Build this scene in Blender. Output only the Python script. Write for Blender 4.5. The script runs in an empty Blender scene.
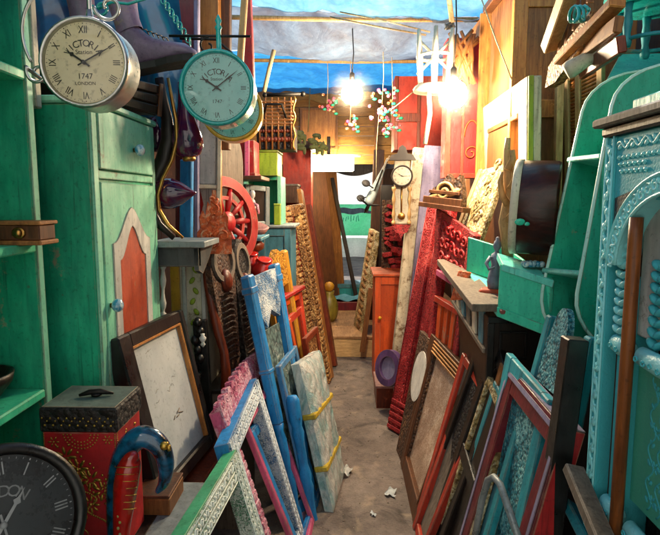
import bpy, bmesh, math, random
from mathutils import noise as mnoise
from mathutils import Vector, Matrix
random.seed(7)
C = bpy.context.scene.collection
scene = bpy.context.scene
PI = math.pi
R = math.radians

# ------------------------------------------------------------------ camera
FPX = 550.0                                   # focal length in photo pixels (660 wide)
CAMZ = 1.6
cd = bpy.data.cameras.new('camera'); cam = bpy.data.objects.new('camera', cd); C.objects.link(cam)
cd.sensor_width = 36.0; cd.lens = 36.0*FPX/660.0; cd.clip_start = 0.05; cd.clip_end = 3000
cam.location = (0, 0, CAMZ)
cam.rotation_euler = (R(90-7.0), 0, R(1.56))
scene.camera = cam
CR = cam.rotation_euler.to_matrix()

def ray(px, py):
    return CR @ Vector(((px-330)/FPX, (267.5-py)/FPX, -1.0))
def P(px, py, Y):
    """world point seen at photo pixel px,py and standing at world depth Y"""
    d = ray(px, py); return Vector((0, 0, CAMZ)) + d*(Y/d.y)
def F(px, py, z=0.0):
    d = ray(px, py); return Vector((0, 0, CAMZ)) + d*((z-CAMZ)/d.z)
def V(*a): return Vector(a)

# ------------------------------------------------------------------ mapping quads
class Quad:
    """A bottom-left, B bottom-right, C top-right, D top-left seen from the front; w points to the front"""
    def __init__(s, A, B, Cc, D):
        s.A, s.B, s.C, s.D = map(Vector, (A, B, Cc, D))
        s.W = ((s.B-s.A).length+(s.C-s.D).length)/2
        s.H = ((s.D-s.A).length+(s.C-s.B).length)/2
        u = (s.B-s.A)+(s.C-s.D); v = (s.D-s.A)+(s.C-s.B)
        s.n = u.cross(v).normalized()
    def __call__(s, u, v, w):
        a = u/s.W; b = v/s.H
        return s.A*(1-a)*(1-b)+s.B*a*(1-b)+s.C*a*b+s.D*(1-a)*b+s.n*w
    def base(s): return (s.A+s.B)/2

def basis(origin, n, up=(0, 0, 1)):
    """local frame: x right, y up, z to the front along n"""
    n = Vector(n).normalized(); up = Vector(up)
    x = up.cross(n).normalized(); y = n.cross(x)
    o = Vector(origin)
    return lambda u, v, w: o+x*u+y*v+n*w

# ------------------------------------------------------------------ mesh builder
class MB:
    def __init__(s, f=None):
        s.bm = bmesh.new(); s.f = f
    def put(s, verts, faces, smooth=False, f=None):
        f = f or s.f
        vs = [s.bm.verts.new(f(*v) if f else Vector(v)) for v in verts]
        for fc in faces:
            try:
                q = s.bm.faces.new([vs[i] for i in fc]); q.smooth = smooth
            except ValueError: pass
        return s
    def box(s, x0, x1, y0, y1, z0, z1, b=0.003, f=None):
        c = ((x0+x1)/2, (y0+y1)/2, (z0+z1)/2); h = (abs(x1-x0)/2, abs(y1-y0)/2, abs(z1-z0)/2)
        b = min(b, min(h)*0.45)
        vs = []; idx = {}
        for sx in (-1, 1):
            for sy in (-1, 1):
                for sz in (-1, 1):
                    sg = (sx, sy, sz)
                    for a in range(3):
                        idx[(sg, a)] = len(vs)
                        vs.append(tuple(c[k]+sg[k]*(h[k] if k == a else h[k]-b) for k in range(3)))
        fs = []
        for a in range(3):
            o = [k for k in range(3) if k != a]
            for sg in (-1, 1):
                q = []
                for p, r in ((-1, -1), (1, -1), (1, 1), (-1, 1)):
                    t = [0, 0, 0]; t[a] = sg; t[o[0]] = p; t[o[1]] = r; q.append(idx[(tuple(t), a)])
                fs.append(q)
        for cax in range(3):
            a, d = [k for k in range(3) if k != cax]
            for sa in (-1, 1):
                for sd in (-1, 1):
                    t0 = [0, 0, 0]; t0[a] = sa; t0[d] = sd; t0[cax] = -1; t1 = list(t0); t1[cax] = 1
                    t0, t1 = tuple(t0), tuple(t1)
                    fs.append([idx[(t0, a)], idx[(t1, a)], idx[(t1, d)], idx[(t0, d)]])
        for sx in (-1, 1):
            for sy in (-1, 1):
                for sz in (-1, 1):
                    fs.append([idx[((sx, sy, sz), a)] for a in range(3)])
        return s.put(vs, fs, f=f)
    def bar(s, p, q, w, t, side=(0, -1, 0), b=0.003):
        """board from p to q (world), width w across, thickness t along side"""
        p, q = Vector(p), Vector(q); d = (q-p); L = d.length; d.normalize()
        sd = Vector(side); sd = (sd-d*sd.dot(d)).normalized(); x = d.cross(sd)
        return s.box(-w/2, w/2, 0, L, -t/2, t/2, b, f=lambda a, c, e: p+x*a+d*c+sd*e)
    def prism(s, poly, e0, e1, order='uvw', smooth=False, f=None):
        ix = {'u': 0, 'v': 1, 'w': 2}; o = [ix[k] for k in order]
        n = len(poly); vs = []
        for e in (e0, e1):
            for a, b in poly:
                t = [0, 0, 0]; t[o[0]] = a; t[o[1]] = b; t[o[2]] = e; vs.append(tuple(t))
        fs = [list(range(n)), list(range(n, 2*n))]+[[i, (i+1) % n, n+(i+1) % n, n+i] for i in range(n)]
        return s.put(vs, fs, smooth, f=f)
    def ring(s, inner, outer, e0, e1, f=None):
        """flat ring between two matching closed polylines, extruded e0..e1 along w"""
        n = len(inner); vs = [(a, b, e0) for a, b in inner]+[(a, b, e0) for a, b in outer]+[(a, b, e1) for a, b in inner]+[(a, b, e1) for a, b in outer]
        fs = []
        for i in range(n):
            j = (i+1) % n
            fs += [[i, j, n+j, n+i], [2*n+i, 2*n+j, 3*n+j, 3*n+i], [i, j, 2*n+j, 2*n+i], [n+i, n+j, 3*n+j, 3*n+i]]
        return s.put(vs, fs, f=f)
    def band(s, inner, outer, e0, e1, f=None):
        """open ring"""
        n = len(inner); vs = [(a, b, e0) for a, b in inner]+[(a, b, e0) for a, b in outer]+[(a, b, e1) for a, b in inner]+[(a, b, e1) for a, b in outer]
        fs = [[0, n, 3*n, 2*n], [n-1, 2*n-1, 4*n-1, 3*n-1]]
        for i in range(n-1):
            j = i+1
            fs += [[i, j, n+j, n+i], [2*n+i, 2*n+j, 3*n+j, 3*n+i], [i, j, 2*n+j, 2*n+i], [n+i, n+j, 3*n+j, 3*n+i]]
        return s.put(vs, fs, f=f)
    def tube(s, path, r, n=8, closed=False, f=None, flat=1.0):
        f = f or s.f
        pts = [f(*p) if f else Vector(p) for p in path]; m = len(pts)
        rs = r if isinstance(r, (list, tuple)) else [r]*m
        vs = []; prev = None
        for i, p in enumerate(pts):
            if closed: t = pts[(i+1) % m]-pts[i-1]
            else: t = pts[min(i+1, m-1)]-pts[max(i-1, 0)]
            if t.length < 1e-9: t = Vector((0, 0, 1))
            t.normalize()
            if prev is None:
                a = Vector((0, 0, 1)) if abs(t.z) < .9 else Vector((1, 0, 0))
                prev = (a-t*a.dot(t)).normalized()
            prev = (prev-t*prev.dot(t)).normalized(); b = t.cross(prev)
            for k in range(n):
                an = 2*PI*k/n; vs.append(p+prev*(math.cos(an)*rs[i])+b*(math.sin(an)*rs[i]*flat))
        fs = []
        for i in range(m if closed else m-1):
            j = (i+1) % m
            for k in range(n):
                l = (k+1) % n; fs.append([i*n+k, i*n+l, j*n+l, j*n+k])
        if not closed: fs += [list(range(n)), [(m-1)*n+k for k in range(n)]]
        return s.put(vs, fs, True, f=lambda x, y, z: Vector((x, y, z)))
    def lathe(s, prof, org, axis=(0, 0, 1), n=16, f=None, sq=None, caps=True):
        """prof: list (radius, height) along axis from org; sq=(a,b) squashes"""
        ax = Vector(axis).normalized(); a = Vector((1, 0, 0)) if abs(ax.x) < .9 else Vector((0, 1, 0))
        x = (a-ax*a.dot(ax)).normalized(); y = ax.cross(x); o = Vector(org); sa, sb = sq or (1, 1)
        vs = []
        for r, h in prof:
            for k in range(n):
                t = 2*PI*k/n; q = o+ax*h+x*(math.cos(t)*r*sa)+y*(math.sin(t)*r*sb); vs.append((q.x, q.y, q.z))
        fs = []
        for i in range(len(prof)-1):
            for k in range(n):
                l = (k+1) % n; fs.append([i*n+k, i*n+l, (i+1)*n+l, (i+1)*n+k])
        if caps: fs += [list(range(n)), [(len(prof)-1)*n+k for k in range(n)]]
        return s.put(vs, fs, True, f=f)
    def ell(s, c, r, n=8, f=None, rot=0.0):
        """ellipsoid; rot turns it in the x-y (u-v) plane"""
        r = r if isinstance(r, (list, tuple)) else (r, r, r)
        m = max(4, n//2+1); vs = []; fs = []; cr, sr = math.cos(rot), math.sin(rot)
        for i in range(1, m):
            th = PI*i/m
            for k in range(n):
                ph = 2*PI*k/n
                x, y = r[0]*math.sin(th)*math.cos(ph), r[1]*math.sin(th)*math.sin(ph)
                vs.append((c[0]+x*cr-y*sr, c[1]+x*sr+y*cr, c[2]+r[2]*math.cos(th)))
        for i in range(m-2):
            for k in range(n):
                l = (k+1) % n; fs.append([i*n+k, i*n+l, (i+1)*n+l, (i+1)*n+k])
        t = len(vs); vs += [(c[0], c[1], c[2]+r[2]), (c[0], c[1], c[2]-r[2])]
        for k in range(n):
            l = (k+1) % n; fs += [[t, k, l], [t+1, (m-2)*n+k, (m-2)*n+l]]
        return s.put(vs, fs, True, f=f)
    def sheet(s, fn, nu, nv, smooth=True):
        vs = [tuple(fn(i/nu, j/nv)) for j in range(nv+1) for i in range(nu+1)]
        fs = [[j*(nu+1)+i, j*(nu+1)+i+1, (j+1)*(nu+1)+i+1, (j+1)*(nu+1)+i] for j in range(nv) for i in range(nu)]
        return s.put(vs, fs, smooth, f=lambda x, y, z: Vector((x, y, z)))
    def text(s, body, size, place, w=0.0, ang=0.0, ext=0.0, squeeze=1.0):
        """place: (u,v) centre in the builder's own mapping, ang turns it"""
        cu = bpy.data.curves.new('t', 'FONT'); cu.body = body; cu.size = size; cu.align_x = 'CENTER'; cu.align_y = 'CENTER'
        cu.resolution_u = 3
        o = bpy.data.objects.new('t', cu); C.objects.link(o)
        dg = bpy.context.evaluated_depsgraph_get(); me = o.evaluated_get(dg).to_mesh()
        ca, sa = math.cos(ang), math.sin(ang)
        vs = [(place[0]+(v.co.x*squeeze)*ca-v.co.y*sa, place[1]+(v.co.x*squeeze)*sa+v.co.y*ca, w) for v in me.vertices]
        fs = [list(p.vertices) for p in me.polygons]
        s.put(vs, fs)
        o.evaluated_get(dg).to_mesh_clear(); bpy.data.objects.remove(o); bpy.data.curves.remove(cu)
        return s
    # carved ornament, half sunk in the surface at w
    def vine(s, u, v0, v1, amp, w, r=0.004, pitch=0.06, leaf=0.012, horiz=False):
        L = v1-v0; n = max(8, int(abs(L)/pitch*10)); path = []
        for i in range(n+1):
            t = i/n; a = amp*math.sin(2*PI*L*t/pitch)
            path.append((v0+L*t, u+a, w) if horiz else (u+a, v0+L*t, w))
        s.tube(path, r, 6)
        k = int(abs(L)/pitch*2)
        for i in range(k):
            t = (i+.5)/k; sg = 1 if math.sin(2*PI*L*t/pitch) > 0 else -1
            c = (v0+L*t, u-sg*amp*.45, w) if horiz else (u-sg*amp*.45, v0+L*t, w)
            s.ell(c, (leaf*.55, leaf, r*1.2), 6, rot=sg*.7+(PI/2 if horiz else 0))
            c2 = (v0+L*t+leaf*.7, u+sg*amp*.2, w) if horiz else (u+sg*amp*.2, v0+L*t+leaf*.7, w)
            s.ell(c2, (leaf*.35, leaf*.6, r), 6, rot=-sg*.6)
        return s
    def beads(s, p, q, n, r, h, w):
        for i in range(n):
            t = (i+.5)/n
            s.ell((p[0]+(q[0]-p[0])*t, p[1]+(q[1]-p[1])*t, w), (r, r, h), 6)
        return s
    def ridges(s, u0, u1, v0, v1, n, w, h, horiz=True):
        for i in range(n):
            if horiz:
                a = v0+(v1-v0)*i/n; b = v0+(v1-v0)*(i+.62)/n; s.box(u0, u1, a, b, w-h, w+h, h*.7)
            else:
                a = u0+(u1-u0)*i/n; b = u0+(u1-u0)*(i+.62)/n; s.box(a, b, v0, v1, w-h, w+h, h*.7)
        return s
    def build(s, name, mat, parent=None, loc=None):
        o0 = Vector(loc) if loc is not None else (parent_world(parent) if parent else Vector((0, 0, 0)))
        for v in s.bm.verts: v.co -= o0
        bmesh.ops.recalc_face_normals(s.bm, faces=s.bm.faces[:])
        me = bpy.data.meshes.new(name); s.bm.to_mesh(me); s.bm.free()
        me.materials.append(mat)
        o = bpy.data.objects.new(name, me); C.objects.link(o)
        if parent: o.parent = parent
        else: o.location = o0
        return o

def parent_world(o):
    p = Vector(o.location)
    while o.parent: o = o.parent; p += Vector(o.location)
    return p
def tag(o, label, cat, group=None):
    o['label'] = label; o['category'] = cat
    if group: o['group'] = group
    return o
def thing(name, label, cat, loc, group=None):
    o = bpy.data.objects.new(name, None); C.objects.link(o); o.empty_display_size = .05
    o.location = loc
    return tag(o, label, cat, group)
def solo(name, label, cat, mb, mat, loc, group=None):
    return tag(mb.build(name, mat, None, loc), label, cat, group)
def struct(name, mb, mat):
    o = mb.build(name, mat); o['kind'] = 'structure'; return o
def dup(root, loc, label=None):
    r = root.copy(); C.objects.link(r); r.location = loc
    if label: r['label'] = label
    for ch in list(root.children):
        c = ch.copy(); C.objects.link(c); c.parent = r
        for g in list(ch.children):
            d = g.copy(); C.objects.link(d); d.parent = c
    return r

# ------------------------------------------------------------------ materials
def hexc(h):
    h = h.lstrip('#'); v = [int(h[i:i+2], 16)/255 for i in (0, 2, 4)]
    return tuple((x/12.92 if x <= .04045 else ((x+.055)/1.055)**2.4) for x in v)+(1,)
def col(c):
    return hexc(c) if isinstance(c, str) else tuple(c)+(1,)
class NT:
    def __init__(s, name):
        s.m = bpy.data.materials.new(name); s.m.use_nodes = True; s.t = s.m.node_tree
        s.b = s.t.nodes['Principled BSDF']; s.out = s.t.nodes['Material Output']
    def n(s, typ, **kw):
        x = s.t.nodes.new(typ)
        for k, v in kw.items(): setattr(x, k, v)
        return x
    def l(s, a, b): s.t.links.new(a, b)
    def coords(s, scale, seed=True):
        tc = s.n('ShaderNodeTexCoord'); mp = s.n('ShaderNodeMapping'); mp.inputs['Scale'].default_value = scale
        s.l(tc.outputs['Object'], mp.inputs['Vector'])
        if seed:
            oi = s.n('ShaderNodeObjectInfo'); ml = s.n('ShaderNodeMath', operation='MULTIPLY'); ml.inputs[1].default_value = 37.0
            s.l(oi.outputs['Random'], ml.inputs[0]); s.l(ml.outputs[0], mp.inputs['Location'])
        return mp.outputs['Vector']
    def noise(s, vec, sc, det=5, rough=.6, dist=0):
        x = s.n('ShaderNodeTexNoise'); x.inputs['Scale'].default_value = sc; x.inputs['Detail'].default_value = det
        x.inputs['Roughness'].default_value = rough; x.inputs['Distortion'].default_value = dist
        s.l(vec, x.inputs['Vector']); return x.outputs['Fac']
    def ramp(s, fac, stops):
        x = s.n('ShaderNodeValToRGB'); e = x.color_ramp.elements
        while len(e) < len(stops): e.new(.5)
        for el, (p, c) in zip(e, stops): el.position = p; el.color = c
        s.l(fac, x.inputs['Fac']); return x.outputs['Color']
    def mix(s, fac, a, b, typ='MIX'):
        x = s.n('ShaderNodeMix', data_type='RGBA', blend_type=typ)
        for sock, v in ((x.inputs[0], fac), (x.inputs[6], a), (x.inputs[7], b)):
            if isinstance(v, (int, float, tuple)): sock.default_value = v
            else: s.l(v, sock)
        return x.outputs[2]
    def bump(s, h, st, dist=.01, nrm=None):
        x = s.n('ShaderNodeBump'); x.inputs['Strength'].default_value = st; x.inputs['Distance'].default_value = dist
        s.l(h, x.inputs['Height'])
        if nrm: s.l(nrm, x.inputs['Normal'])
        s.l(x.outputs['Normal'], s.b.inputs['Normal']); return x.outputs['Normal']
    def grey(s, a): return (a, a, a, 1)

def edge_mask(k, rad=.006):
    """1 along worn edges, broken up by noise"""
    bv = k.n('ShaderNodeBevel', samples=4); bv.inputs['Radius'].default_value = rad; g = k.n('ShaderNodeNewGeometry')
    d = k.n('ShaderNodeVectorMath', operation='DOT_PRODUCT'); k.l(bv.outputs['Normal'], d.inputs[0]); k.l(g.outputs['Normal'], d.inputs[1])
    v = k.coords((1, 1, 1)); n = k.noise(v, 18, 6, .75); n2 = k.noise(v, 3.5, 3)
    a = k.n('ShaderNodeMath', operation='SUBTRACT'); a.inputs[0].default_value = 1.0; k.l(d.outputs['Value'], a.inputs[1])
    m = k.n('ShaderNodeMath', operation='MULTIPLY_ADD'); k.l(a.outputs[0], m.inputs[0]); m.inputs[1].default_value = 3.2
    s2 = k.n('ShaderNodeMath', operation='ADD'); k.l(n, s2.inputs[0]); k.l(n2, s2.inputs[1]); 
    s3 = k.n('ShaderNodeMath', operation='SUBTRACT'); k.l(s2.outputs[0], s3.inputs[0]); s3.inputs[1].default_value = 1.0
    k.l(s3.outputs[0], m.inputs[2])
    return k.ramp(m.outputs[0], [(.22, k.grey(0)), (.34, k.grey(1))])

def paint(name, c, c2=None, wear=None, wamt=.35, rough=.5, streak=(9, 9, 2.2), bump=.25, dirt=.45, spec=.5, metal=0, coat=0, edge='auto'):
    """brush-streaked, chipped and grimy paint over wood"""
    k = NT(name); c = col(c); c2 = col(c2) if c2 else tuple(x*.6 for x in c[:3])+(1,)
    v = k.coords(streak); v2 = k.coords((1, 1, 1))
    n1 = k.noise(v, 3.0, 7, .65); base = k.ramp(n1, [(.3, c2), (.62, c)])
    n2 = k.noise(v2, 11, 6, .7)
    if wear:
        f = k.ramp(n2, [(1-wamt-.06, k.grey(0)), (1-wamt+.06, k.grey(1))]); base = k.mix(f, base, col(wear))
    n3 = k.noise(v2, 2.3, 4, .6); d = k.ramp(n3, [(.35, k.grey(1-dirt)), (.65, k.grey(1))])
    base = k.mix(1.0, base, d, 'MULTIPLY')
    if wear and bump > .1:
        vs = k.coords((30, 30, 1.1)); nd = k.noise(vs, 1.6, 5, .6, .3)           # drips and brush lines
        dr = k.ramp(nd, [(.30, k.grey(.42)), (.40, k.grey(1)), (.66, k.grey(1)), (.76, k.grey(1.25))]); base = k.mix(.8, base, dr, 'MULTIPLY')
        vc = k.n('ShaderNodeTexVoronoi', feature='F1'); vc.inputs['Scale'].default_value = 16; vc.inputs['Randomness'].default_value = 1; k.l(v2, vc.inputs['Vector'])
        na = k.n('ShaderNodeMath', operation='MULTIPLY_ADD'); k.l(n2, na.inputs[0]); na.inputs[1].default_value = .35; k.l(vc.outputs['Distance'], na.inputs[2])
        ch = k.ramp(na.outputs[0], [(.20, k.grey(1)), (.235, k.grey(0))]); base = k.mix(ch, base, tuple(x*.35+y for x, y in zip(c[:3], (.035, .024, .016)))+(1,))
        if edge:
            em = edge_mask(k); ec = (.30, .22, .14, 1) if sum(c[:3]) < 1.2 else (.16, .11, .07, 1)
            base = k.mix(em, base, ec)
    n4 = k.noise(v2, 75, 3, .6); sp = k.ramp(n4, [(.30, k.grey(.55)), (.42, k.grey(1))]); base = k.mix(.7, base, sp, 'MULTIPLY')
    k.l(base, k.b.inputs['Base Color'])
    r = k.ramp(n2, [(.3, k.grey(max(.05, rough-.15))), (.7, k.grey(min(1, rough+.25)))]); k.l(r, k.b.inputs['Roughness'])
    k.b.inputs['Metallic'].default_value = metal; k.b.inputs['Specular IOR Level'].default_value = spec; k.b.inputs['Coat Weight'].default_value = coat
    mx = k.n('ShaderNodeMath', operation='ADD'); k.l(n1, mx.inputs[0]); k.l(n2, mx.inputs[1]); k.bump(mx.outputs[0], bump, .006)
    return k.m

def wood(name, c, c2, rough=.55, grain=(14, 14, 1.2), bump=.3, spec=.4):
    k = NT(name); v = k.coords(grain); v2 = k.coords((1, 1, 1))
    n1 = k.noise(v, 4, 8, .6, 1.2); n2 = k.noise(v2, 3, 4)
    b = k.ramp(n1, [(.28, col(c2)), (.5, tuple((x+y)/2 for x, y in zip(col(c), col(c2)))), (.68, col(c))])
    d = k.ramp(n2, [(.3, k.grey(.55)), (.7, k.grey(1.05))]); b = k.mix(1.0, b, d, 'MULTIPLY')
    em = edge_mask(k, .005); b = k.mix(em, b, tuple(min(1, x*1.5+.02) for x in col(c)[:3])+(1,))
    n3 = k.noise(v2, 60, 2); sp = k.ramp(n3, [(.28, k.grey(.45)), (.4, k.grey(1))]); b = k.mix(.6, b, sp, 'MULTIPLY')
    k.l(b, k.b.inputs['Base Color']); k.b.inputs['Roughness'].default_value = rough; k.b.inputs['Specular IOR Level'].default_value = spec
    k.bump(n1, bump, .004); return k.m

def carved(name, base, light, dark, scale=70, amt=.5, rough=.6, bump=.8, streak=1.0):
    """shallow chip carving under chalky, rubbed paint, crevice shade painted in"""
    k = NT(name); v = k.coords((1, 1, 1/streak))
    vo = k.n('ShaderNodeTexVoronoi', feature='F1'); vo.inputs['Scale'].default_value = scale; k.l(v, vo.inputs['Vector'])
    n = k.noise(v, scale*.55, 5, .7, 1.5); n2 = k.noise(v, 7, 5, .65)
    ad = k.n('ShaderNodeMath', operation='ADD'); k.l(n, ad.inputs[0])
    mu = k.n('ShaderNodeMath', operation='MULTIPLY_ADD'); k.l(n2, mu.inputs[0]); mu.inputs[1].default_value = .7; mu.inputs[2].default_value = -.35
    k.l(mu.outputs[0], ad.inputs[1])
    f = k.ramp(ad.outputs[0], [(1-amt-.07, k.grey(0)), (1-amt+.07, k.grey(1))])
    dk = k.ramp(vo.outputs['Distance'], [(.35, k.grey(0)), (.75, k.grey(1))])  # crevice shade of the carving is put into the colour
    b = k.mix(dk, col(base), col(dark)); b = k.mix(f, b, col(light))
    d = k.ramp(n2, [(.3, k.grey(.6)), (.65, k.grey(1))]); b = k.mix(1.0, b, d, 'MULTIPLY')
    k.l(b, k.b.inputs['Base Color']); k.b.inputs['Roughness'].default_value = rough
    mx = k.n('ShaderNodeMath', operation='SUBTRACT'); k.l(n, mx.inputs[0]); k.l(vo.outputs['Distance'], mx.inputs[1])
    k.bump(mx.outputs[0], bump, .008); return k.m

def relief(name, base, light, rough=.5, lo=.47, hi=.56, bump=.4, dirt=None, spec=.5, cut=95, cutamt=.55, under='#2c1a10'):
    """modelled carving: colour rubbed off raised edges, small tool cuts between with their shade painted in"""
    k = NT(name); g = k.n('ShaderNodeNewGeometry'); v = k.coords((1, 1, 1)); n = k.noise(v, 30, 5, .7); n2 = k.noise(v, 5, 4)
    a = k.n('ShaderNodeMath', operation='MULTIPLY_ADD'); k.l(n, a.inputs[0]); a.inputs[1].default_value = .16; k.l(g.outputs['Pointiness'], a.inputs[2])
    f = k.ramp(a.outputs[0], [(lo+.08, k.grey(0)), (hi+.08, k.grey(1))])
    bb = k.ramp(n2, [(.34, col(under)), (.46, tuple(x*.5 for x in col(base)[:3])+(1,)), (.64, col(base))])
    n5 = k.noise(v, 55, 4, .7); bb = k.mix(.75, bb, k.ramp(n5, [(.32, k.grey(.35)), (.55, k.grey(1.1))]), 'MULTIPLY')
    nv = k.n('ShaderNodeTexNoise'); nv.inputs['Scale'].default_value = 22; k.l(v, nv.inputs['Vector'])
    wv = k.n('ShaderNodeVectorMath', operation='SCALE'); k.l(nv.outputs['Color'], wv.inputs[0]); wv.inputs['Scale'].default_value = .03
    av = k.n('ShaderNodeVectorMath', operation='ADD'); k.l(v, av.inputs[0]); k.l(wv.outputs[0], av.inputs[1])
    vo = k.n('ShaderNodeTexVoronoi', feature='DISTANCE_TO_EDGE'); vo.inputs['Scale'].default_value = cut; k.l(av.outputs[0], vo.inputs['Vector'])
    c1 = k.ramp(vo.outputs['Distance'], [(.04, k.grey(.12)), (.16, k.grey(1))]); bb = k.mix(cutamt, bb, c1, 'MULTIPLY')  # shade inside the tool cuts is painted by colour
    c2 = k.ramp(vo.outputs['Distance'], [(.30, k.grey(0)), (.48, k.grey(.4))]); bb = k.mix(c2, bb, tuple(x*.55 for x in col(light)[:3])+(1,))
    b = k.mix(f, bb, col(light)); k.l(b, k.b.inputs['Base Color']); k.b.inputs['Roughness'].default_value = rough; k.b.inputs['Specular IOR Level'].default_value = spec
    mn = k.n('ShaderNodeMath', operation='MINIMUM'); k.l(vo.outputs['Distance'], mn.inputs[0]); mn.inputs[1].default_value = .35
    nr = k.bump(mn.outputs[0], bump*.6, .006); k.bump(n, bump, .003, nr); return k.m

def metal(name, c, rough=.3, stain=.4):
    k = NT(name); v = k.coords((1, 1, 1)); n = k.noise(v, 14, 6, .7)
    b = k.ramp(n, [(.3, tuple(x*(1-stain) for x in col(c)[:3])+(1,)), (.65, col(c))]); k.l(b, k.b.inputs['Base Color'])
    r = k.ramp(n, [(.3, k.grey(rough+.25)), (.65, k.grey(rough))]); k.l(r, k.b.inputs['Roughness'])
    k.b.inputs['Metallic'].default_value = 1; k.bump(n, .08, .003); return k.m

def gloss(name, c, c2=None, rough=.12, sc=9):
    k = NT(name); v = k.coords((1, 1, 1)); n = k.noise(v, sc, 5, .6, .6)
    b = k.ramp(n, [(.35, col(c2 or c)), (.6, col(c))]); k.l(b, k.b.inputs['Base Color']); k.b.inputs['Roughness'].default_value = rough
    k.b.inputs['Coat Weight'].default_value = .6; k.b.inputs['Coat Roughness'].default_value = .06; k.bump(n, .05, .004); return k.m

def tarp(name, c, c2, trans=.5, sc=1.6):
    k = NT(name); v = k.coords((1, 1, 1)); n = k.noise(v, sc, 7, .65, .8); n2 = k.noise(v, 22, 5, .7)
    b = k.ramp(n, [(.3, col(c2)), (.58, col(c)), (.74, tuple(min(1, x*1.25+.12) for x in col(c)[:3])+(1,))]); b = k.mix(.35, b, k.ramp(n2, [(.35, k.grey(.5)), (.65, k.grey(1))]), 'MULTIPLY')
    k.l(b, k.b.inputs['Base Color']); k.b.inputs['Roughness'].default_value = .45; n3 = k.noise(v, 6, 8, .75, 2.5); nr = k.bump(n2, .4, .03); nr = k.bump(n3, .9, .12, nr)
    tr = k.n('ShaderNodeBsdfTranslucent'); k.l(b, tr.inputs['Color']); ms = k.n('ShaderNodeMixShader'); ms.inputs[0].default_value = trans
    k.l(k.b.outputs[0], ms.inputs[1]); k.l(tr.outputs[0], ms.inputs[2]); k.l(ms.outputs[0], k.out.inputs['Surface']); return k.m

def emit(name, c, st):
    k = NT(name); k.b.inputs['Base Color'].default_value = (.8, .8, .8, 1); k.b.inputs['Emission Color'].default_value = col(c); k.b.inputs['Emission Strength'].default_value = st
    return k.m
# ------------------------------------------------------------------ palette
M = {}
M['green'] = paint('green_paint', '#22b488', '#129070', '#0d5a4c', .18, .42, dirt=.35)
M['green_light'] = paint('light_green_paint', '#94dcbc', '#68c2a0', '#3f9a80', .3, .5, dirt=.3)
M['green_bright'] = paint('bright_green_paint', '#4cd8a4', '#2fbc90', '#178c6c', .2, .42, dirt=.25)
M['cream'] = paint('cream_paint', '#e6dcc4', '#c9bfa6', '#8d7a5c', .22, .6)
M['white'] = paint('white_paint', '#e4e2da', '#c2c3bf', '#8c8578', .2, .55)
M['orange_panel'] = paint('orange_red_paint', '#c8512c', '#a83a1e', '#7c2a18', .2, .5, dirt=.3)
M['orange'] = paint('orange_paint', '#e0571c', '#c04413', '#7e2b10', .18, .5, dirt=.3)
M['red'] = paint('red_paint', '#c01f22', '#8c1216', '#5a0d10', .25, .45)
M['redorange'] = paint('vermilion_paint', '#cc3a20', '#a52a18', '#6b1c12', .2, .5)
M['darkred'] = paint('maroon_paint', '#7a1424', '#540d1a', '#2f0a10', .25, .4)
M['pink'] = paint('pink_paint', '#e0648e', '#c44a74', '#eebccb', .35, .6)
M['blue'] = paint('blue_paint', '#2496dc', '#156cb0', '#bcd2d8', .18, .45)
M['blue_dusty'] = paint('dusty_blue_paint', '#4d8fa3', '#33697c', '#27505e', .3, .55)
M['sky'] = paint('sky_blue_paint', '#4f9fd6', '#2c6faa', '#c6d8e0', .3, .55)
M['teal'] = paint('teal_paint', '#46dcb8', '#2cc0a0', '#149080', .18, .35, dirt=.2)
M['teal_dark'] = paint('deep_teal_paint', '#2ebc9c', '#1aa084', '#0c7464', .2, .35, dirt=.22)
M['aqua'] = paint('aqua_paint', '#7ae6d6', '#4ccfbf', '#d0f6ee', .3, .4, dirt=.15)
M['turq'] = paint('turquoise_paint', '#2aa7b4', '#177c8c', '#a6dcdc', .25, .5)
M['yellow'] = paint('yellow_paint', '#e0a226', '#bd7f14', '#8a5c14', .2, .5)
M['lime'] = paint('lime_paint', '#9db52c', '#7a9420', '#5d7218', .25, .5)
M['grey'] = paint('grey_paint', '#8f9a9c', '#6c787c', '#4c5458', .3, .6)
M['greydark'] = paint('dark_grey_paint', '#4a4f50', '#343839', '#222526', .3, .6)
M['lav'] = paint('lavender_paint', '#a49ec0', '#827aa2', '#6a5f80', .3, .6)
M['black'] = paint('black_paint', '#1a1817', '#0e0d0d', '#2a2624', .15, .35, edge=None)
M['ebony'] = wood('dark_wood', '#2a1d15', '#120c09', .4)
M['brown'] = wood('brown_wood', '#6b3f22', '#3a2010', .5)
M['oak'] = wood('oak_wood', '#a06a38', '#6a3f1e', .5)
M['honey'] = wood('honey_wood', '#c98a45', '#94582a', .45)
M['pine'] = wood('pale_wood', '#d3b07a', '#a57d4b', .55)
M['plank'] = wood('dusty_plank', '#c09468', '#8a6440', .7, (9, 1.2, 9))
M['rwood'] = wood('red_wood', '#8a3a1e', '#521d0f', .4)
M['grwood'] = wood('grey_weathered_wood', '#87796a', '#5b5046', .7)
M['c_blue'] = carved('whitewashed_blue_carving', '#2f86c4', '#d4dde0', '#174468', 130, .5)
M['c_ltblue'] = carved('chalky_blue_carving', '#4590c8', '#d8dfe2', '#1f4c78', 150, .56)
M['c_green'] = carved('chalky_green_carving', '#44a06a', '#d3dccf', '#21553a', 150, .54)
M['c_pink'] = carved('chalky_pink_carving', '#d85a86', '#efc0cc', '#a03a60', 90, .5, bump=.5)
M['c_red'] = carved('red_carving', '#b8242a', '#dc6058', '#6c1016', 110, .36, bump=.4)
M['c_orange'] = carved('orange_carving', '#ff7434', '#ffbf94', '#d0521c', 50, .45)
M['c_brown'] = carved('brown_carving', '#5a3822', '#8f6844', '#2a160b', 60, .36, bump=1)
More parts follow.
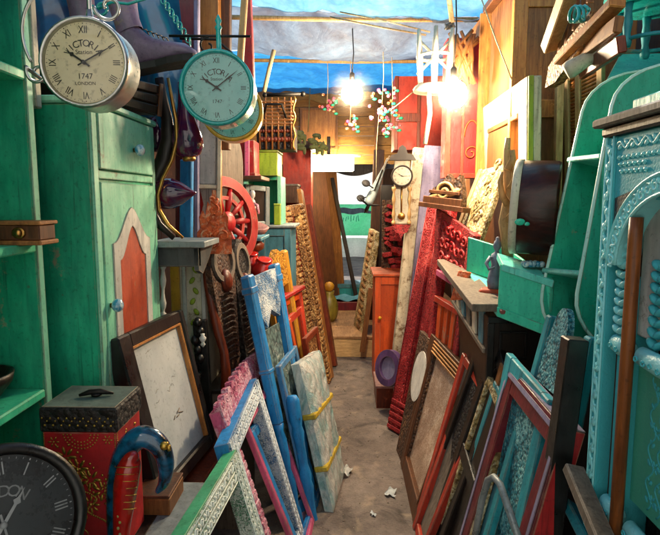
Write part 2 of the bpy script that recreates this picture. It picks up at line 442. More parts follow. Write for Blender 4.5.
M['c_gold'] = carved('golden_brown_carving', '#a5713a', '#dcb070', '#5c3416', 65, .42, bump=1)
M['c_gilt'] = carved('pale_gilt_carving', '#b39a5c', '#e6d9b0', '#6e5426', 55, .45, bump=1)
M['c_dark'] = carved('dark_carving', '#241914', '#4a382c', '#0f0a08', 60, .3, bump=1)
M['c_turq'] = carved('turquoise_carving', '#1f8fa0', '#8fd0d2', '#0f4a58', 75, .42, bump=1)
M['c_yellow'] = carved('yellow_carving', '#d2921c', '#ecc560', '#875508', 60, .35)
M['r_turq'] = relief('rubbed_turquoise_relief', '#0b4a56', '#43b6c0', .55, cutamt=.55)
M['r_green'] = relief('rubbed_green_relief', '#12453a', '#4cae94', .5, cut=60, cutamt=.4)
M['r_bright'] = relief('bright_turquoise_relief', '#0c6e80', '#8ee2e6', .36, .47, .56, cutamt=.4)
M['steel'] = metal('brushed_steel', '#c4c2bc', .25, .25)
M['iron'] = metal('dark_iron', '#3a3836', .45)
M['brass'] = metal('aged_brass', '#b98a4a', .28)
M['turqmetal'] = paint('turquoise_enamel', '#1fb5b2', '#119391', None, .2, .25, bump=.05, dirt=.2, coat=.4)
M['yellowmetal'] = paint('yellow_enamel', '#e3a51f', '#c4830f', '#6a4510', .15, .3, bump=.05, dirt=.25, coat=.3)
M['purple'] = gloss('purple_glaze', '#2a0f3c', '#5c1730', .1)
M['leather'] = paint('mauve_leather', '#8c7390', '#6b5570', '#b49cae', .25, .35, streak=(3, 3, 3), bump=.6, dirt=.45)
M['rubber'] = paint('dark_rubber', '#201b1c', '#151213', None, .2, .6)
M['rope'] = wood('pale_rope', '#d8c29a', '#9c8058', .8)
M['dial'] = paint('ivory_dial', '#e8dcb6', '#d8c898', '#b89a60', .1, .35, streak=(2, 2, 2), bump=.02, dirt=.12)
M['dial_teal'] = paint('pale_teal_dial', '#9ad8d2', '#7cc6c4', '#5aa8a8', .12, .3, streak=(2, 2, 2), bump=.02, dirt=.1)
M['dial_dark'] = paint('slate_dial', '#3a4448', '#2a3236', '#566064', .2, .25, streak=(2, 2, 2), bump=.04, dirt=.3)
M['dial_white'] = paint('white_dial', '#f0e4d0', '#dccbb0', None, .1, .4, streak=(2, 2, 2), bump=.02, dirt=.1)
M['ink'] = paint('black_ink', '#221a14', '#161009', None, .1, .6, bump=0)
M['chalk'] = paint('grey_numerals', '#d0d6d8', '#b4babc', None, .1, .5, bump=0)
M['glassblue'] = gloss('blue_marble_glaze', '#2f86a8', '#d8e4e2', .12, 40)
M['mirror'] = metal('old_mirror', '#dfe4e6', .06, .12)
M['paper'] = paint('foxed_paper', '#c4c8c8', '#aab0b2', '#b0b0aa', .2, .8, streak=(2, 2, 2), bump=.05, dirt=.15)
M['pinkpaper'] = carved('faded_pink_picture', '#b89a84', '#cdb9a6', '#9c7c66', 120, .42, bump=.15)
M['embroid'] = paint('red_cloth', '#d01c20', '#a41218', '#4c0a0e', .22, .7, streak=(4, 4, 4))
M['wrap'] = None
M['cloth'] = paint('blue_cloth', '#5f9fb4', '#3c7c94', None, .2, .9, streak=(3, 3, 3))
M['flower'] = paint('pink_garland', '#d24a86', '#a82c60', '#eaa6c4', .3, .6, streak=(5, 5, 5))
def mk_pane():
    k = NT('clock_glass'); tr = k.n('ShaderNodeBsdfTransparent'); gl = k.n('ShaderNodeBsdfGlossy'); gl.inputs['Roughness'].default_value = .04
    fr = k.n('ShaderNodeFresnel'); fr.inputs['IOR'].default_value = 1.45; ms = k.n('ShaderNodeMixShader')
    k.l(fr.outputs[0], ms.inputs[0]); k.l(tr.outputs[0], ms.inputs[1]); k.l(gl.outputs[0], ms.inputs[2]); k.l(ms.outputs[0], k.out.inputs['Surface']); return k.m
M['pane'] = mk_pane()
def mk_wrap():
    k = NT('bubble_wrap'); v = k.coords((1, 1, .45)); n = k.noise(v, 7, 8, .7, 1.4); n2 = k.noise(v, 38, 5, .65, 1.0)
    b = k.ramp(n, [(.30, col('#6fa8a4')), (.42, col('#a8c8c4')), (.54, col('#dcded6')), (.7, col('#efece2'))]); b = k.mix(.5, b, k.ramp(n2, [(.32, k.grey(.45)), (.55, k.grey(1.1))]), 'MULTIPLY'); k.l(b, k.b.inputs['Base Color'])
    k.b.inputs['Roughness'].default_value = .2; k.b.inputs['Specular IOR Level'].default_value = .8; k.b.inputs['Coat Weight'].default_value = .7; k.b.inputs['Coat Roughness'].default_value = .08
    nr = k.bump(n2, .9, .012); k.bump(n, .8, .03, nr); return k.m
M['wrap'] = mk_wrap()
def mk_concrete():
    k = NT('dusty_concrete'); v = k.coords((1, 1, 1), False); n = k.noise(v, 1.6, 8, .65, .4); n2 = k.noise(v, 14, 6, .7); n3 = k.noise(v, 90, 3, .6)
    b = k.ramp(n, [(.3, col('#544840')), (.5, col('#766860')), (.7, col('#8e8076'))])
    b = k.mix(.65, b, k.ramp(n2, [(.3, k.grey(.4)), (.6, k.grey(1))]), 'MULTIPLY'); b = k.mix(.55, b, k.ramp(n3, [(.3, k.grey(.4)), (.45, k.grey(1)), (.62, k.grey(1)), (.7, k.grey(1.5))]), 'MULTIPLY')
    st = k.ramp(k.noise(v, 3.1, 4, .5, 1.5), [(.58, k.grey(1)), (.66, k.grey(.45))]); b = k.mix(.85, b, st, 'MULTIPLY')
    nv = k.n('ShaderNodeTexNoise'); nv.inputs['Scale'].default_value = 3.5; nv.inputs['Detail'].default_value = 6; k.l(v, nv.inputs['Vector'])
    wv = k.n('ShaderNodeVectorMath', operation='SCALE'); k.l(nv.outputs['Color'], wv.inputs[0]); wv.inputs['Scale'].default_value = .5
    av = k.n('ShaderNodeVectorMath', operation='ADD'); k.l(v, av.inputs[0]); k.l(wv.outputs[0], av.inputs[1])
    vo = k.n('ShaderNodeTexVoronoi', feature='DISTANCE_TO_EDGE'); vo.inputs['Scale'].default_value = 1.7; k.l(av.outputs[0], vo.inputs['Vector'])
    cr = k.ramp(vo.outputs['Distance'], [(.004, k.grey(.55)), (.008, k.grey(1))]); b = k.mix(.35, b, cr, 'MULTIPLY')
    du = k.ramp(k.noise(v, 5, 5, .6, .6), [(.55, k.grey(0)), (.7, k.grey(.55))]); b = k.mix(du, b, col('#a8947c'))
    k.l(b, k.b.inputs['Base Color']); k.b.inputs['Roughness'].default_value = .8
    a = k.n('ShaderNodeMath', operation='ADD'); k.l(n2, a.inputs[0]); k.l(n3, a.inputs[1]); nr = k.bump(a.outputs[0], .6, .012); k.bump(cr, .5, .006, nr); return k.m
M['concrete'] = mk_concrete()
M['tarp_bright'] = tarp('bright_tarp', '#9ad8f6', '#4fb0ea', .8)
M['tarp_brown'] = tarp('brown_grey_tarp', '#9cb0c4', '#77727a', .68, 1.6)
M['tarp_blue'] = tarp('blue_tarp', '#4fb4ea', '#2a86d0', .85)
M['tarp_clear'] = tarp('milky_tarp', '#e2f2fa', '#cfe8f4', .9)
M['bulb'] = emit('bulb_glow', (1, .78, .5), 540)
M['tube'] = emit('tube_glow', (1, .8, .45), 120)

# ------------------------------------------------------------------ generic makers
def frame(name, label, cat, pts, bar, th, mf, mp=None, panel='panel', rail=None, mr=None, group=None, loc=None, pw=None, mids=(), bead=None, inner=None):
    """four-bar frame: stiles, rails, inner panel; mids = extra rails (fraction of height)"""
    q = Quad(*pts); W, H = q.W, q.H; rail = rail or bar; mr = mr or mf
    b = loc if loc is not None else q.base()
    t = thing(name, label, cat, b, group)
    part = []
    for u0, u1 in ((0, bar), (W-bar, W)):
        m = MB(q).box(u0, u1, 0, H, -th, 0, .004)
        if inner: e = (u1-inner, u1) if u0 == 0 else (u0, u0+inner); m.box(e[0], e[1], rail*.9, H-rail*.9, -.004, .006, .003)
        if bead: m.beads((u0+bar/2, .02), (u1-bar/2, H-.02), int(H/(bead*2.6)), bead, bead*.55, 0)
        part.append(m.build('stile', mf, t))
    for v0, v1 in [(0, rail), (H-rail, H)]+[(H*f-rail/2, H*f+rail/2) for f in mids]:
        m = MB(q).box(bar, W-bar, v0, v1, -th+.002, -.002, .004)
        if bead: m.beads((bar, (v0+v1)/2), (W-bar, (v0+v1)/2), int((W-2*bar)/(bead*2.6)), bead, bead*.55, -.002)
        part.append(m.build('rail', mr, t))
    if mp:
        MB(q).box(bar*.8, W-bar*.8, rail*.8, H-rail*.8, -th*.75 if pw is None else pw-.006, -th*.55 if pw is None else pw, .001).build(panel, mp, t)
    return t, q

ROMAN = ['XII', 'I', 'II', 'III', 'IIII', 'V', 'VI', 'VII', 'VIII', 'IX', 'X', 'XI']
def circ(r, n=40, cx=0, cy=0): return [(cx+r*math.cos(2*PI*i/n), cy+r*math.sin(2*PI*i/n)) for i in range(n)]
def clock_face(t, f, r, deep, mcase, mdial, mink, words, hour, minute, rim=.09, numr=.78, nsz=.2, hands=None):
    rr = r*(1+rim)
    MB(f).lathe([(r*.5, -deep), (r*.96, -deep), (rr, -deep*.9), (rr, -deep*.12), (rr*1.012, -deep*.04), (rr, .012*r/.1), (r*1.03, .016*r/.1), (r*.985, .004), (r*.97, -.004), (r*.3, -.005)], (0, 0, 0), (0, 0, 1), 40).build('case', mcase, t)
    MB(f).prism(circ(r*.975), -.004, .002).build('dial', mdial, t)
    m = MB(f)
    for i, s in enumerate(ROMAN):
        a = PI/2-2*PI*i/12; m.text(s, r*nsz*1.35, (r*numr*math.cos(a), r*numr*math.sin(a)), .0032, a-PI/2, squeeze=.72)
    for i in range(60):
        a = 2*PI*i/60; ca, sa = math.cos(a), math.sin(a); w = .004*r if i % 5 else .009*r
        m.put([(ca*r*.915-sa*w, sa*r*.915+ca*w, .0032), (ca*r*.915+sa*w, sa*r*.915-ca*w, .0032), (ca*r*.945+sa*w, sa*r*.945-ca*w, .0032), (ca*r*.945-sa*w, sa*r*.945+ca*w, .0032)], [[0, 1, 2, 3]])
    m.build('numerals', mink, t)
    if words:
        m = MB(f)
        arc, small = words[0], words[1:]
        for i, ch in enumerate(arc):
            a = PI/2-(i-(len(arc)-1)/2)*.285; m.text(ch, r*.235, (r*.46*math.cos(a), r*.46*math.sin(a)), .0032, a-PI/2)
        for s, y, z in small: m.text(s, r*z, (0, r*y), .0032)
        m.build('lettering', mink, t)
    for nm, an, L, wd in (('hour_hand', hour, .55, .045), ('minute_hand', minute, .8, .03)):
        a = PI/2-an; ca, sa = math.cos(a), math.sin(a)
        def pt(l, w): return (ca*l*r-sa*w*r, sa*l*r+ca*w*r)
        poly = [pt(-.16, wd*.5), pt(-.16, -wd*.5), pt(.3, -wd*.5), pt(L*.62, -wd*1.3 if nm[0] == 'h' else -wd*.7), pt(L*.72, -wd*.4), pt(L, 0), pt(L*.72, wd*.4), pt(L*.62, wd*1.3 if nm[0] == 'h' else wd*.7), pt(.3, wd*.5)]
        MB(f).prism(poly, .006 if nm[0] == 'h' else .0085, .0075 if nm[0] == 'h' else .01).build(nm, hands or mink, t)
    MB(f).lathe([(.05*r, .004), (.05*r, .012), (.02*r, .014)], (0, 0, 0), (0, 0, 1), 12).build('hub', hands or mink, t)
    MB(f).lathe([(r*.985, .0125), (r*.7, .0148), (r*.3, .0155), (r*.001, .0157)], (0, 0, 0), (0, 0, 1), 32, caps=False).build('glass', M['pane'], t)

SPIN = [(.5, 0), (1, .02), (1, .08), (.55, .1), (.45, .14), (.8, .2), (.95, .27), (.6, .36), (.42, .45), (.42, .52), (.75, .6), (.9, .68), (.6, .78), (.45, .86), (.9, .91), (1, .94), (1, .99), (.6, 1)]
def spindle(mb, p, q, r, n=10):
    p, q = Vector(p), Vector(q); L = (q-p).length
    return mb.lathe([(a*r, b*L) for a, b in SPIN], p, q-p, n)
def arc_pts(cx, cy, rx, ry, a0, a1, n=16): return [(cx+rx*math.cos(a0+(a1-a0)*i/n), cy+ry*math.sin(a0+(a1-a0)*i/n)) for i in range(n+1)]
def spiral(cx, cy, r0, r1, a0, a1, n=24):
    return [(cx+(r0+(r1-r0)*i/n)*math.cos(a0+(a1-a0)*i/n), cy+(r0+(r1-r0)*i/n)*math.sin(a0+(a1-a0)*i/n)) for i in range(n+1)]
M['honeydark'] = wood('warm_plank', '#b07f3c', '#7c5322', .6, (1.2, 9, 9))
M['plankpale'] = wood('pale_worn_plank', '#e6c08a', '#b08a58', .65, (1.2, 9, 9))

M['flower_pale'] = paint('pale_garland', '#e8b8cc', '#c87c9c', None, .3, .6)
M['darkmahog'] = wood('dark_mahogany', '#4c2018', '#2a0f0b', .3, (1.2, 9, 9))

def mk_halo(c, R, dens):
    """added scattering ball that imitates bloom round a lamp, thinning outwards"""
    k = NT('bulb_bloom'); k.t.nodes.remove(k.b); tc = k.n('ShaderNodeTexCoord'); ln = k.n('ShaderNodeVectorMath', operation='LENGTH'); k.l(tc.outputs['Object'], ln.inputs[0])
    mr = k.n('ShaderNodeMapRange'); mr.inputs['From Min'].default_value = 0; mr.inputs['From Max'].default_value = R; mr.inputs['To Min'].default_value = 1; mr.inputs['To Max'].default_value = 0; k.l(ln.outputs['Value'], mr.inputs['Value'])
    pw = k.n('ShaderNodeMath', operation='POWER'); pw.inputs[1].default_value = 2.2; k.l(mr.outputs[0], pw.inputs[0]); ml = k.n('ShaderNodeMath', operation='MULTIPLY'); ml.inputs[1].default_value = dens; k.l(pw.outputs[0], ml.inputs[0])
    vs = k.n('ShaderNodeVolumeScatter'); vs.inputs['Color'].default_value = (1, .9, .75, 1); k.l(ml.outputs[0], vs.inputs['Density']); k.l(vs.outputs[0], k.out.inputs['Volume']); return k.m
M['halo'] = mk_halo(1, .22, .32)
M['r_chalkblue'] = relief('chalk_rubbed_blue', '#3c84ba', '#e2e8ea', .6, .44, .54)
M['r_chalkgreen'] = relief('chalk_rubbed_green', '#3f9866', '#dde5da', .6, .44, .54)
M['c_col'] = wood('column_wood', '#a8602c', '#5a3014', .4)
M['c_chalkgrey'] = carved('chalky_grey_panel', '#6f8a86', '#b4bab2', '#3c4c4c', 40, .42, bump=.3)
M['flaky'] = paint('flaking_cream', '#e2d6bc', '#c4b498', '#7a5a3c', .42, .65, (6, 6, 2))

M['edge_light'] = paint('aqua_edge_highlight', '#d4f8ee', '#a8ecdc', '#5cc8b4', .2, .4, dirt=.1)
def smooth_path(pts, k=5):
    pts = [Vector(p) for p in pts]; out = []
    for i in range(len(pts)-1):
        p0, p1, p2, p3 = pts[max(i-1, 0)], pts[i], pts[i+1], pts[min(i+2, len(pts)-1)]
        for j in range(k):
            t = j/k; out.append(.5*((2*p1)+(p2-p0)*t+(2*p0-5*p1+4*p2-p3)*t*t+(3*p1-p0-3*p2+p3)*t**3))
    return out+[pts[-1]]
def smooth_r(r, k=5): return [r[i]+(r[i+1]-r[i])*j/k for i in range(len(r)-1) for j in range(k)]+[r[-1]]

M['lidtop'] = paint('grey_green_lid', '#5c706a', '#41544f', '#2f3c38', .3, .6)
M['olive'] = paint('dusty_olive_leaf', '#6f7440', '#4a4f2c', None, .2, .8)
# ================================================================== LEFT SIDE
# green shelving unit at the left edge
XS = -.862; Y1 = 1.53; Y0 = .55; XB = -1.2
t = thing('shelf_unit', 'bright green open shelving unit at the left edge, holding a small brown drawer box', 'shelf', (-1.03, 1.04, 0))
MB().box(XB, XS, Y1-.024, Y1, .02, 2.62, .003).build('side_panel', M['green'], t)
MB().box(XB, XS, Y0, Y0+.024, .02, 2.62, .003).build('side_panel', M['green'], t)
MB().box(XS+.001, XS+.006, Y1-.026, Y1+.001, .02, 2.62, .002).build('edge_strip', M['green_light'], t)
MB().box(XB-.012, XB, Y0, Y1, 0, 2.62).build('back_panel', M['green'], t)
for z in (.08, .66, 1.062, 1.482, 1.945, 2.4):
    MB().box(XB, XS+.003, Y0+.024, Y1-.026, z-.026, z, .004).build('shelf_board', M['green_bright'], t)
# drawer box on the shelf
d = thing('drawer_box', 'small brown wooden box with a carved knob, on the green shelf', 'box', (-.85, 1.42, 1.482))
A = P(0, 240, 1.40); 
bx = lambda x0, x1, y0, y1, z0, z1, b=.003: MB().box(x0, x1, y0, y1, z0, z1, b)
bx(-1.06, -.80, 1.42, 1.50, 1.494, 1.535).build('body', M['brown'], d)
bx(-1.065, -.793, 1.412, 1.503, 1.535, 1.545).build('lid', M['oak'], d)
bx(-1.065, -.793, 1.412, 1.503, 1.482, 1.494).build('base_board', M['oak'], d)
MB().ell((-.855, 1.416, 1.514), (.012, .009, .012), 8).ell((-.855, 1.419, 1.514), (.02, .004, .016), 8).build('knob', M['brass'], d)
solo('bowl', 'dark round bowl standing on the lower green shelf', 'bowl', MB().lathe([(.03, 0), (.05, .005), (.085, .05), (.09, .075), (.082, .075), (.06, .03), (.01, .02)], (-.985, 1.4, 1.062), (0, 0, 1), 20), M['ebony'], (-.985, 1.4, 1.062))

# big dark round clock, bottom left
cpos = P(3, 525, 1.12); fn = V(.66, -.68, .32)
f = basis(cpos, fn)
t = thing('wall_clock', 'large dark slate clock with grey Roman numerals, leaning at the bottom left', 'clock', (cpos.x-.02, cpos.y+.02, cpos.z-.18))
clock_face(t, f, .152, .07, M['black'], M['dial_dark'], M['chalk'], ('LONDON', ('1747', -.3, .14)), R(38), R(172), rim=.14, hands=M['chalk'])
MB(f).tube([(.164*math.cos(a*PI/20), .164*math.sin(a*PI/20), .012) for a in range(40)], .008, 8, True).build('rim', M['steel'], t)
t = thing('side_table', 'low dark side table under the big slate clock', 'table', (-.78, 1.18, 0))
bx(-.93, -.60, 1.03, 1.30, cpos.z-.215, cpos.z-.185).build('table_top', M['ebony'], t)
for x in (-.91, -.63):
    for y in (1.05, 1.28): bx(x-.015, x+.015, y-.015, y+.015, 0, cpos.z-.215).build('leg', M['ebony'], t)

# green cupboard with orange arched door panel
CX = -.757; CY0 = 1.65; CY1 = 2.19; CT = 1.885
t = thing('cupboard', 'tall green cupboard with one drawer and an orange arched door panel', 'cupboard', (-1.0, 1.92, 0))
bx(-1.28, CX-.006, CY0, CY1, 0.06, CT, .004).build('body', M['green'], t)
bx(-1.29, CX+.012, CY0-.012, CY1+.012, CT, CT+.022, .005).build('top_board', M['green_light'], t)
bx(-1.26, CX-.01, CY0+.01, CY1-.01, 0, .06).build('plinth', M['green'], t)
q = Quad(V(CX, CY0, 0), V(CX, CY1, 0), V(CX, CY1, CT), V(CX, CY0, CT)); W = q.W
MB(q).box(0, .035, .06, CT-.003, -.006, .004).box(W-.03, W, .06, CT-.003, -.006, .004).box(.035, W-.03, 1.665, 1.69, -.006, .003).build('face_frame', M['green_light'], t)
dr = MB(q).box(.04, W-.035, 1.695, CT-.006, -.004, .008, .004).build('drawer', M['green_light'], t)
kf = lambda u, v: q(u, v, .008)
def knob(par, u, v, r=.021):
    k = MB().lathe([(.008, 0), (.008, .012), (r*.55, .016)], q(u, v, .006), q.n, 12).build('knob_stem', M['brass'], par)
    MB().ell(q(u, v, .03), (r*.85, r, r), 14).build('knob', M['glassblue'], par)
knob(dr, .315, 1.775)
dp = MB(q).box(.04, W-.035, .10, 1.655, -.004, .007, .004).build('door', M['green_light'], t)
def arch_shape(cu, hw, v0, vs, vt, n=10):
    """pointed ogee arch outline"""
    pts = [(cu-hw, v0), (cu+hw, v0), (cu+hw, vs)]
    for i in range(1, n): 
        a = i/n; x = hw*(1-a); y = vs+(vt-vs)*(.5-.5*math.cos(PI*a))*(.75+.25*a); pts.append((cu+x, y))
    pts.append((cu, vt))
    for i in range(n-1, 0, -1):
        a = i/n; x = hw*(1-a); y = vs+(vt-vs)*(.5-.5*math.cos(PI*a))*(.75+.25*a); pts.append((cu-x, y))
    pts.append((cu-hw, vs)); return pts
ou = arch_shape(.265, .165, .2, 1.46, 1.575); inn = arch_shape(.265, .117, .25, 1.40, 1.51)
MB(q).ring(inn, ou, .0065, .012).build('arch_border', M['white'], dp)
MB(q).prism(inn, .006, .0085).build('arch_panel', M['orange_panel'], dp)
knob(dp, .065, 1.265, .022)

# cream post and blue sheet behind the first clock
solo('wooden_post', 'short cream painted wooden post behind the ivory clock', 'post', bx(-.905, -.872, 1.575, 1.605, 1.86, 2.55), M['cream'], (-.89, 1.59, 1.86))
m = MB(); rnd = random.Random(3)
def hang(x0, x1, y, z0, z1, amp, sd, nx=40, nz=30):
    a = random.Random(sd); ph = [a.uniform(0, 6) for _ in range(6)]
    def fn(i, j):
        x = x0+(x1-x0)*i; z = z1+(z0-z1)*j
        return (x, y+amp*(math.sin(9*i+ph[0]+2*j)+.6*math.sin(21*i+ph[1]-5*j)+.4*math.sin(14*j+ph[2]+6*i)), z+.03*math.sin(7*i+ph[3])*(j))
    return fn
solo('plastic_sheet', 'crumpled glossy blue plastic sheet hanging behind the ivory clock', 'sheet', MB().sheet(hang(-1.35, -.66, 2.32, 1.9, 2.6, .03, 3), 50, 40), gloss('blue_plastic', '#1c6fa0', '#0c3a66', .2, 4), (-1.0, 2.32, 1.9))
solo('folded_tarp', 'pale blue folded tarpaulin at the top left corner above the green shelf', 'tarpaulin', MB().sheet(lambda i, j: (-1.15+.33*i+.02*math.sin(9*j), 1.30+.22*j, 2.06+.05*math.sin(6*i+4*j)+.12*j), 24, 24), M['tarp_bright'], (-1.0, 1.4, 2.05))

# ivory station clock on scroll bracket
c1 = P(85, 63, 1.28)
f = basis(c1, V(.04, -1, 0))
t = thing('station_clock', 'silver double sided station clock with ivory dial reading VICTORIA 1747 LONDON', 'clock', c1+V(0, .04, .1))
rr = .0915
clock_face(t, f, rr, .085, M['steel'], M['dial'], M['ink'], ('VICTORIA', ('Station', .25, .15), ('1747', -.33, .19), ('LONDON', -.5, .115)), R(304), R(62), nsz=.19)
br = MB(f).tube([(0, rr*1.08, -.04), (0, rr*1.08+.03, -.04), (.0, rr+.2, -.04)], .0055, 10)
br.tube([(x, y, -.04) for x, y in arc_pts(-.065, .075, .093, .11, R(65), R(215), 24)], .004, 8)
br.tube([(x, y, -.04) for x, y in spiral(-.128, -.012, .028, .008, R(150), R(520), 30)], .004, 8)
br.tube([(x, y, -.04) for x, y in spiral(.045, .135, .034, .009, R(180), R(560), 30)], .004, 8)
br.build('bracket', M['steel'], t)
MB(f).lathe([(.012, 0), (.016, .006), (.009, .014), (.007, .03)], (0, rr*1.07, -.04), (0, 1, 0), 12).build('hanger', M['steel'], t)
MB(f).tube([(-.155, .0, -.04), (-.19, .0, -.2), (-.2, 0, -.31)], .005, 8).build('wall_arm', M['steel'], t)

# turquoise station clock
c2 = P(217, 88, 1.75); f = basis(c2, V(.05, -1, 0)); rr = .104
t = thing('station_clock', 'turquoise double sided station clock with pale teal dial hanging from a straight bar', 'clock', c2+V(0, .05, .11))
clock_face(t, f, rr, .105, M['turqmetal'], M['dial_teal'], M['ink'], ('VICTORIA', ('Station', .25, .13), ('1747', -.4, .15)), R(304), R(52), rim=.1, nsz=.17)
MB(f).tube([(-.155, .168, -.05), (.10, .168, -.05)], .0042, 8).tube([(x, y, -.05) for x, y in spiral(-.035, .138, .028, .008, R(80), R(430), 26)], .0032, 8).build('bracket', M['iron'], t)
MB(f).lathe([(.011, 0), (.013, .008), (.008, .014), (.008, .075), (.012, .082), (.006, .092), (.0105, .103), (.004, .117), (.001, .122)], (0, rr*1.07, -.05), (0, 1, 0), 12).build('hanger', M['turqmetal'], t)
# yellow clock behind it
c3 = P(232, 110, 2.2); f = basis(c3, V(.12, -1, 0)); rr = .107
t = thing('station_clock', 'yellow cased station clock half hidden behind the turquoise clock', 'clock', c3+V(0, .05, .12))
clock_face(t, f, rr, .11, M['yellowmetal'], M['dial_teal'], M['ink'], None, R(200), R(120), rim=.12, nsz=.17)
MB(f).tube([(0, rr*1.1, -.05), (0, rr+.12, -.05), (-.06, rr+.17, -.05), (-.2, rr+.17, -.05)], .005, 8).build('bracket', M['iron'], t)

# crate and boots over the cupboard
t = thing('wooden_crate', 'dark wooden crate on top of the green cupboard, under the boot', 'crate', (-.86, 1.95, CT+.022))
q = Quad(P(100, 100, 1.80), P(160, 116, 2.12), P(162, 85, 2.12), P(100, 70, 1.80))
for i in range(3): MB(q).box(0, q.W, q.H*i/3+.003, q.H*(i+1)/3-.003, -.012, 0).build('slat', M['ebony'], t)
MB(q).box(0, q.W, .0, q.H, -.30, -.014).build('body', M['ebony'], t)
for u in (0, q.W-.02): MB(q).box(u, u+.02, -.003, q.H+.003, 0, .008).build('corner_post', M['brown'], t)
def boot(name, label, o, ang, sc, tilt, mat, flip=1):
    """ankle boot: sections along the foot; x forward, z up"""
    ca, sa = math.cos(ang), math.sin(ang); ct, st = math.cos(tilt), math.sin(tilt)
    def f(x, y, z):
        x, z = x*ct-z*st, x*st+z*ct
        return Vector(o)+Vector((x*ca-y*sa, x*sa+y*ca, z))*sc
    t = thing(name, label, 'boot', Vector(o))
    secs = [(-.075, .030, .02, .19), (-.06, .042, .02, .205), (-.03, .047, .02, .20), (.0, .047, .02, .175), (.03, .045, .02, .135), (.06, .043, .02, .112), (.10, .048, .02, .098), (.14, .051, .02, .086), (.175, .046, .02, .07), (.2, .034, .02, .052), (.212, .015, .022, .036)]
    m = MB(f); n = 16; vs = []
    for x, hw, z0, z1 in secs:
        for k in range(n):
            a = 2*PI*k/n; c, s_ = math.cos(a), math.sin(a)
            vs.append((x, hw*(abs(c)**.75)*(1 if c > 0 else -1)*(1 if s_ < 0 else (.78+.22*(1-s_))), (z0+z1)/2+(z1-z0)/2*(abs(s_)**.8)*(1 if s_ > 0 else -1)+.003*math.sin(x*130+k)))
    fs = [[i*n+k, i*n+(k+1) % n, (i+1)*n+(k+1) % n, (i+1)*n+k] for i in range(len(secs)-1) for k in range(n)]+[list(range(n)), [(len(secs)-1)*n+k for k in range(n)]]
    m.put(vs, fs, True).build('upper', mat, t)
    m = MB(f); sh = []
    for j, (zz, rx, ry, ox) in enumerate([(.15, .05, .045, -.03), (.19, .047, .043, -.034), (.23, .05, .046, -.036), (.27, .056, .05, -.036), (.28, .06, .053, -.036), (.278, .05, .044, -.036), (.2, .036, .032, -.034)]): sh.append((zz, rx, ry, ox))
    vs = [(ox+rx*math.cos(2*PI*k/16), ry*math.sin(2*PI*k/16), zz+.012*math.cos(2*PI*k/16)) for zz, rx, ry, ox in sh for k in range(16)]
    fs = [[i*16+k, i*16+(k+1) % 16, (i+1)*16+(k+1) % 16, (i+1)*16+k] for i in range(len(sh)-1) for k in range(16)]+[[6*16+k for k in range(16)]]
    m.put(vs, fs, True).build('shaft', mat, t)
    out = [(-.08, -.03), (-.08, .03), (-.05, .047), (0, .045), (.06, .042), (.11, .053), (.17, .05), (.205, .034), (.217, 0), (.205, -.034), (.17, -.05), (.11, -.053), (.06, -.042), (0, -.045), (-.05, -.047)]
    MB(lambda a, b, c: f(a, b, c)).prism(out, .0, .024).build('sole', M['rubber'], t)
    m = MB(f)
    for i in range(5): m.tube([(.03+.018*i, -.03, .142-.010*i), (.034+.018*i, 0, .152-.011*i), (.03+.018*i, .03, .142-.010*i)], .0022, 6)
    m.build('lace', M['rubber'], t)
    return t
bo = P(134, 72, 1.98)
boot('leather_boot', 'large mauve leather boot with a dark sole sticking out above the turquoise clock', bo+V(.04, 0, .0), R(-4), .92, R(9), M['leather'])
boot('leather_boot', 'second mauve boot, behind the ivory clock and further left', P(96, 62, 2.12), R(28), .95, R(2), M['leather'])
# chain and scroll hook by the boots
m = MB(); p0, p1 = P(163, 0, 1.9), P(190, 42, 1.9)
for i in range(14):
    c = p0.lerp(p1, i/13.); a = (i % 2)*PI/2
    m.tube([c+V(.008*math.cos(k*PI/5)*math.cos(a), .008*math.cos(k*PI/5)*math.sin(a), .013*math.sin(k*PI/5)) for k in range(10)], .0022, 6, True)
solo('chain', 'turquoise link chain hanging beside the big boot', 'chain', m, M['turqmetal'], p1)
m = MB().tube([P(x, y, 1.55) for x, y in spiral(101, 8, 9, 3, R(200), R(-200), 26)]+[P(112, 2, 1.55), P(128, 4, 1.55), P(148, -2, 1.55), P(158, -14, 1.55)], .004, 8)
solo('hook', 'turquoise wrought iron scroll hook above the ivory clock', 'hook', m, M['turqmetal'], P(100, 17, 1.55))

# boards and posts standing behind the turquoise clock
def board(name, label, cat, p, q_, w, t_, mat, side=(0, -1, 0), group=None):
    return solo(name, label, cat, MB().bar(p, q_, w, t_, side, .004), mat, Vector(p), group)
board('door_panel', 'plum coloured narrow panel with a pale edge standing beside the boot', 'panel', P(186, 250, 2.75), P(186, -25, 2.75), .10, .03, M['darkred'])
board('wooden_post', 'pale edge strip standing between the plum panel and the orange post', 'strip', P(197, 250, 2.72), P(197, -25, 2.72), .022, .04, M['lav'])
board('wooden_post', 'broad orange brown wooden post above the turquoise clock', 'post', P(210, 235, 2.9), P(208, -25, 2.9), .12, .06, M['honey'])
board('wooden_post', 'dark brown knotted post just right of the orange brown post', 'post', P(225, 150, 2.95), P(226, -25, 2.95), .055, .05, M['brown'])
board('wooden_pole', 'slanting pale bamboo pole behind the turquoise clock', 'pole', P(236, 122, 2.7), P(246, -20, 2.7), .03, .03, M['pine'])
board('wooden_post', 'red square post right of the turquoise clock', 'post', P(250, 84, 2.95), P(246, -20, 3.0), .05, .045, M['red'])

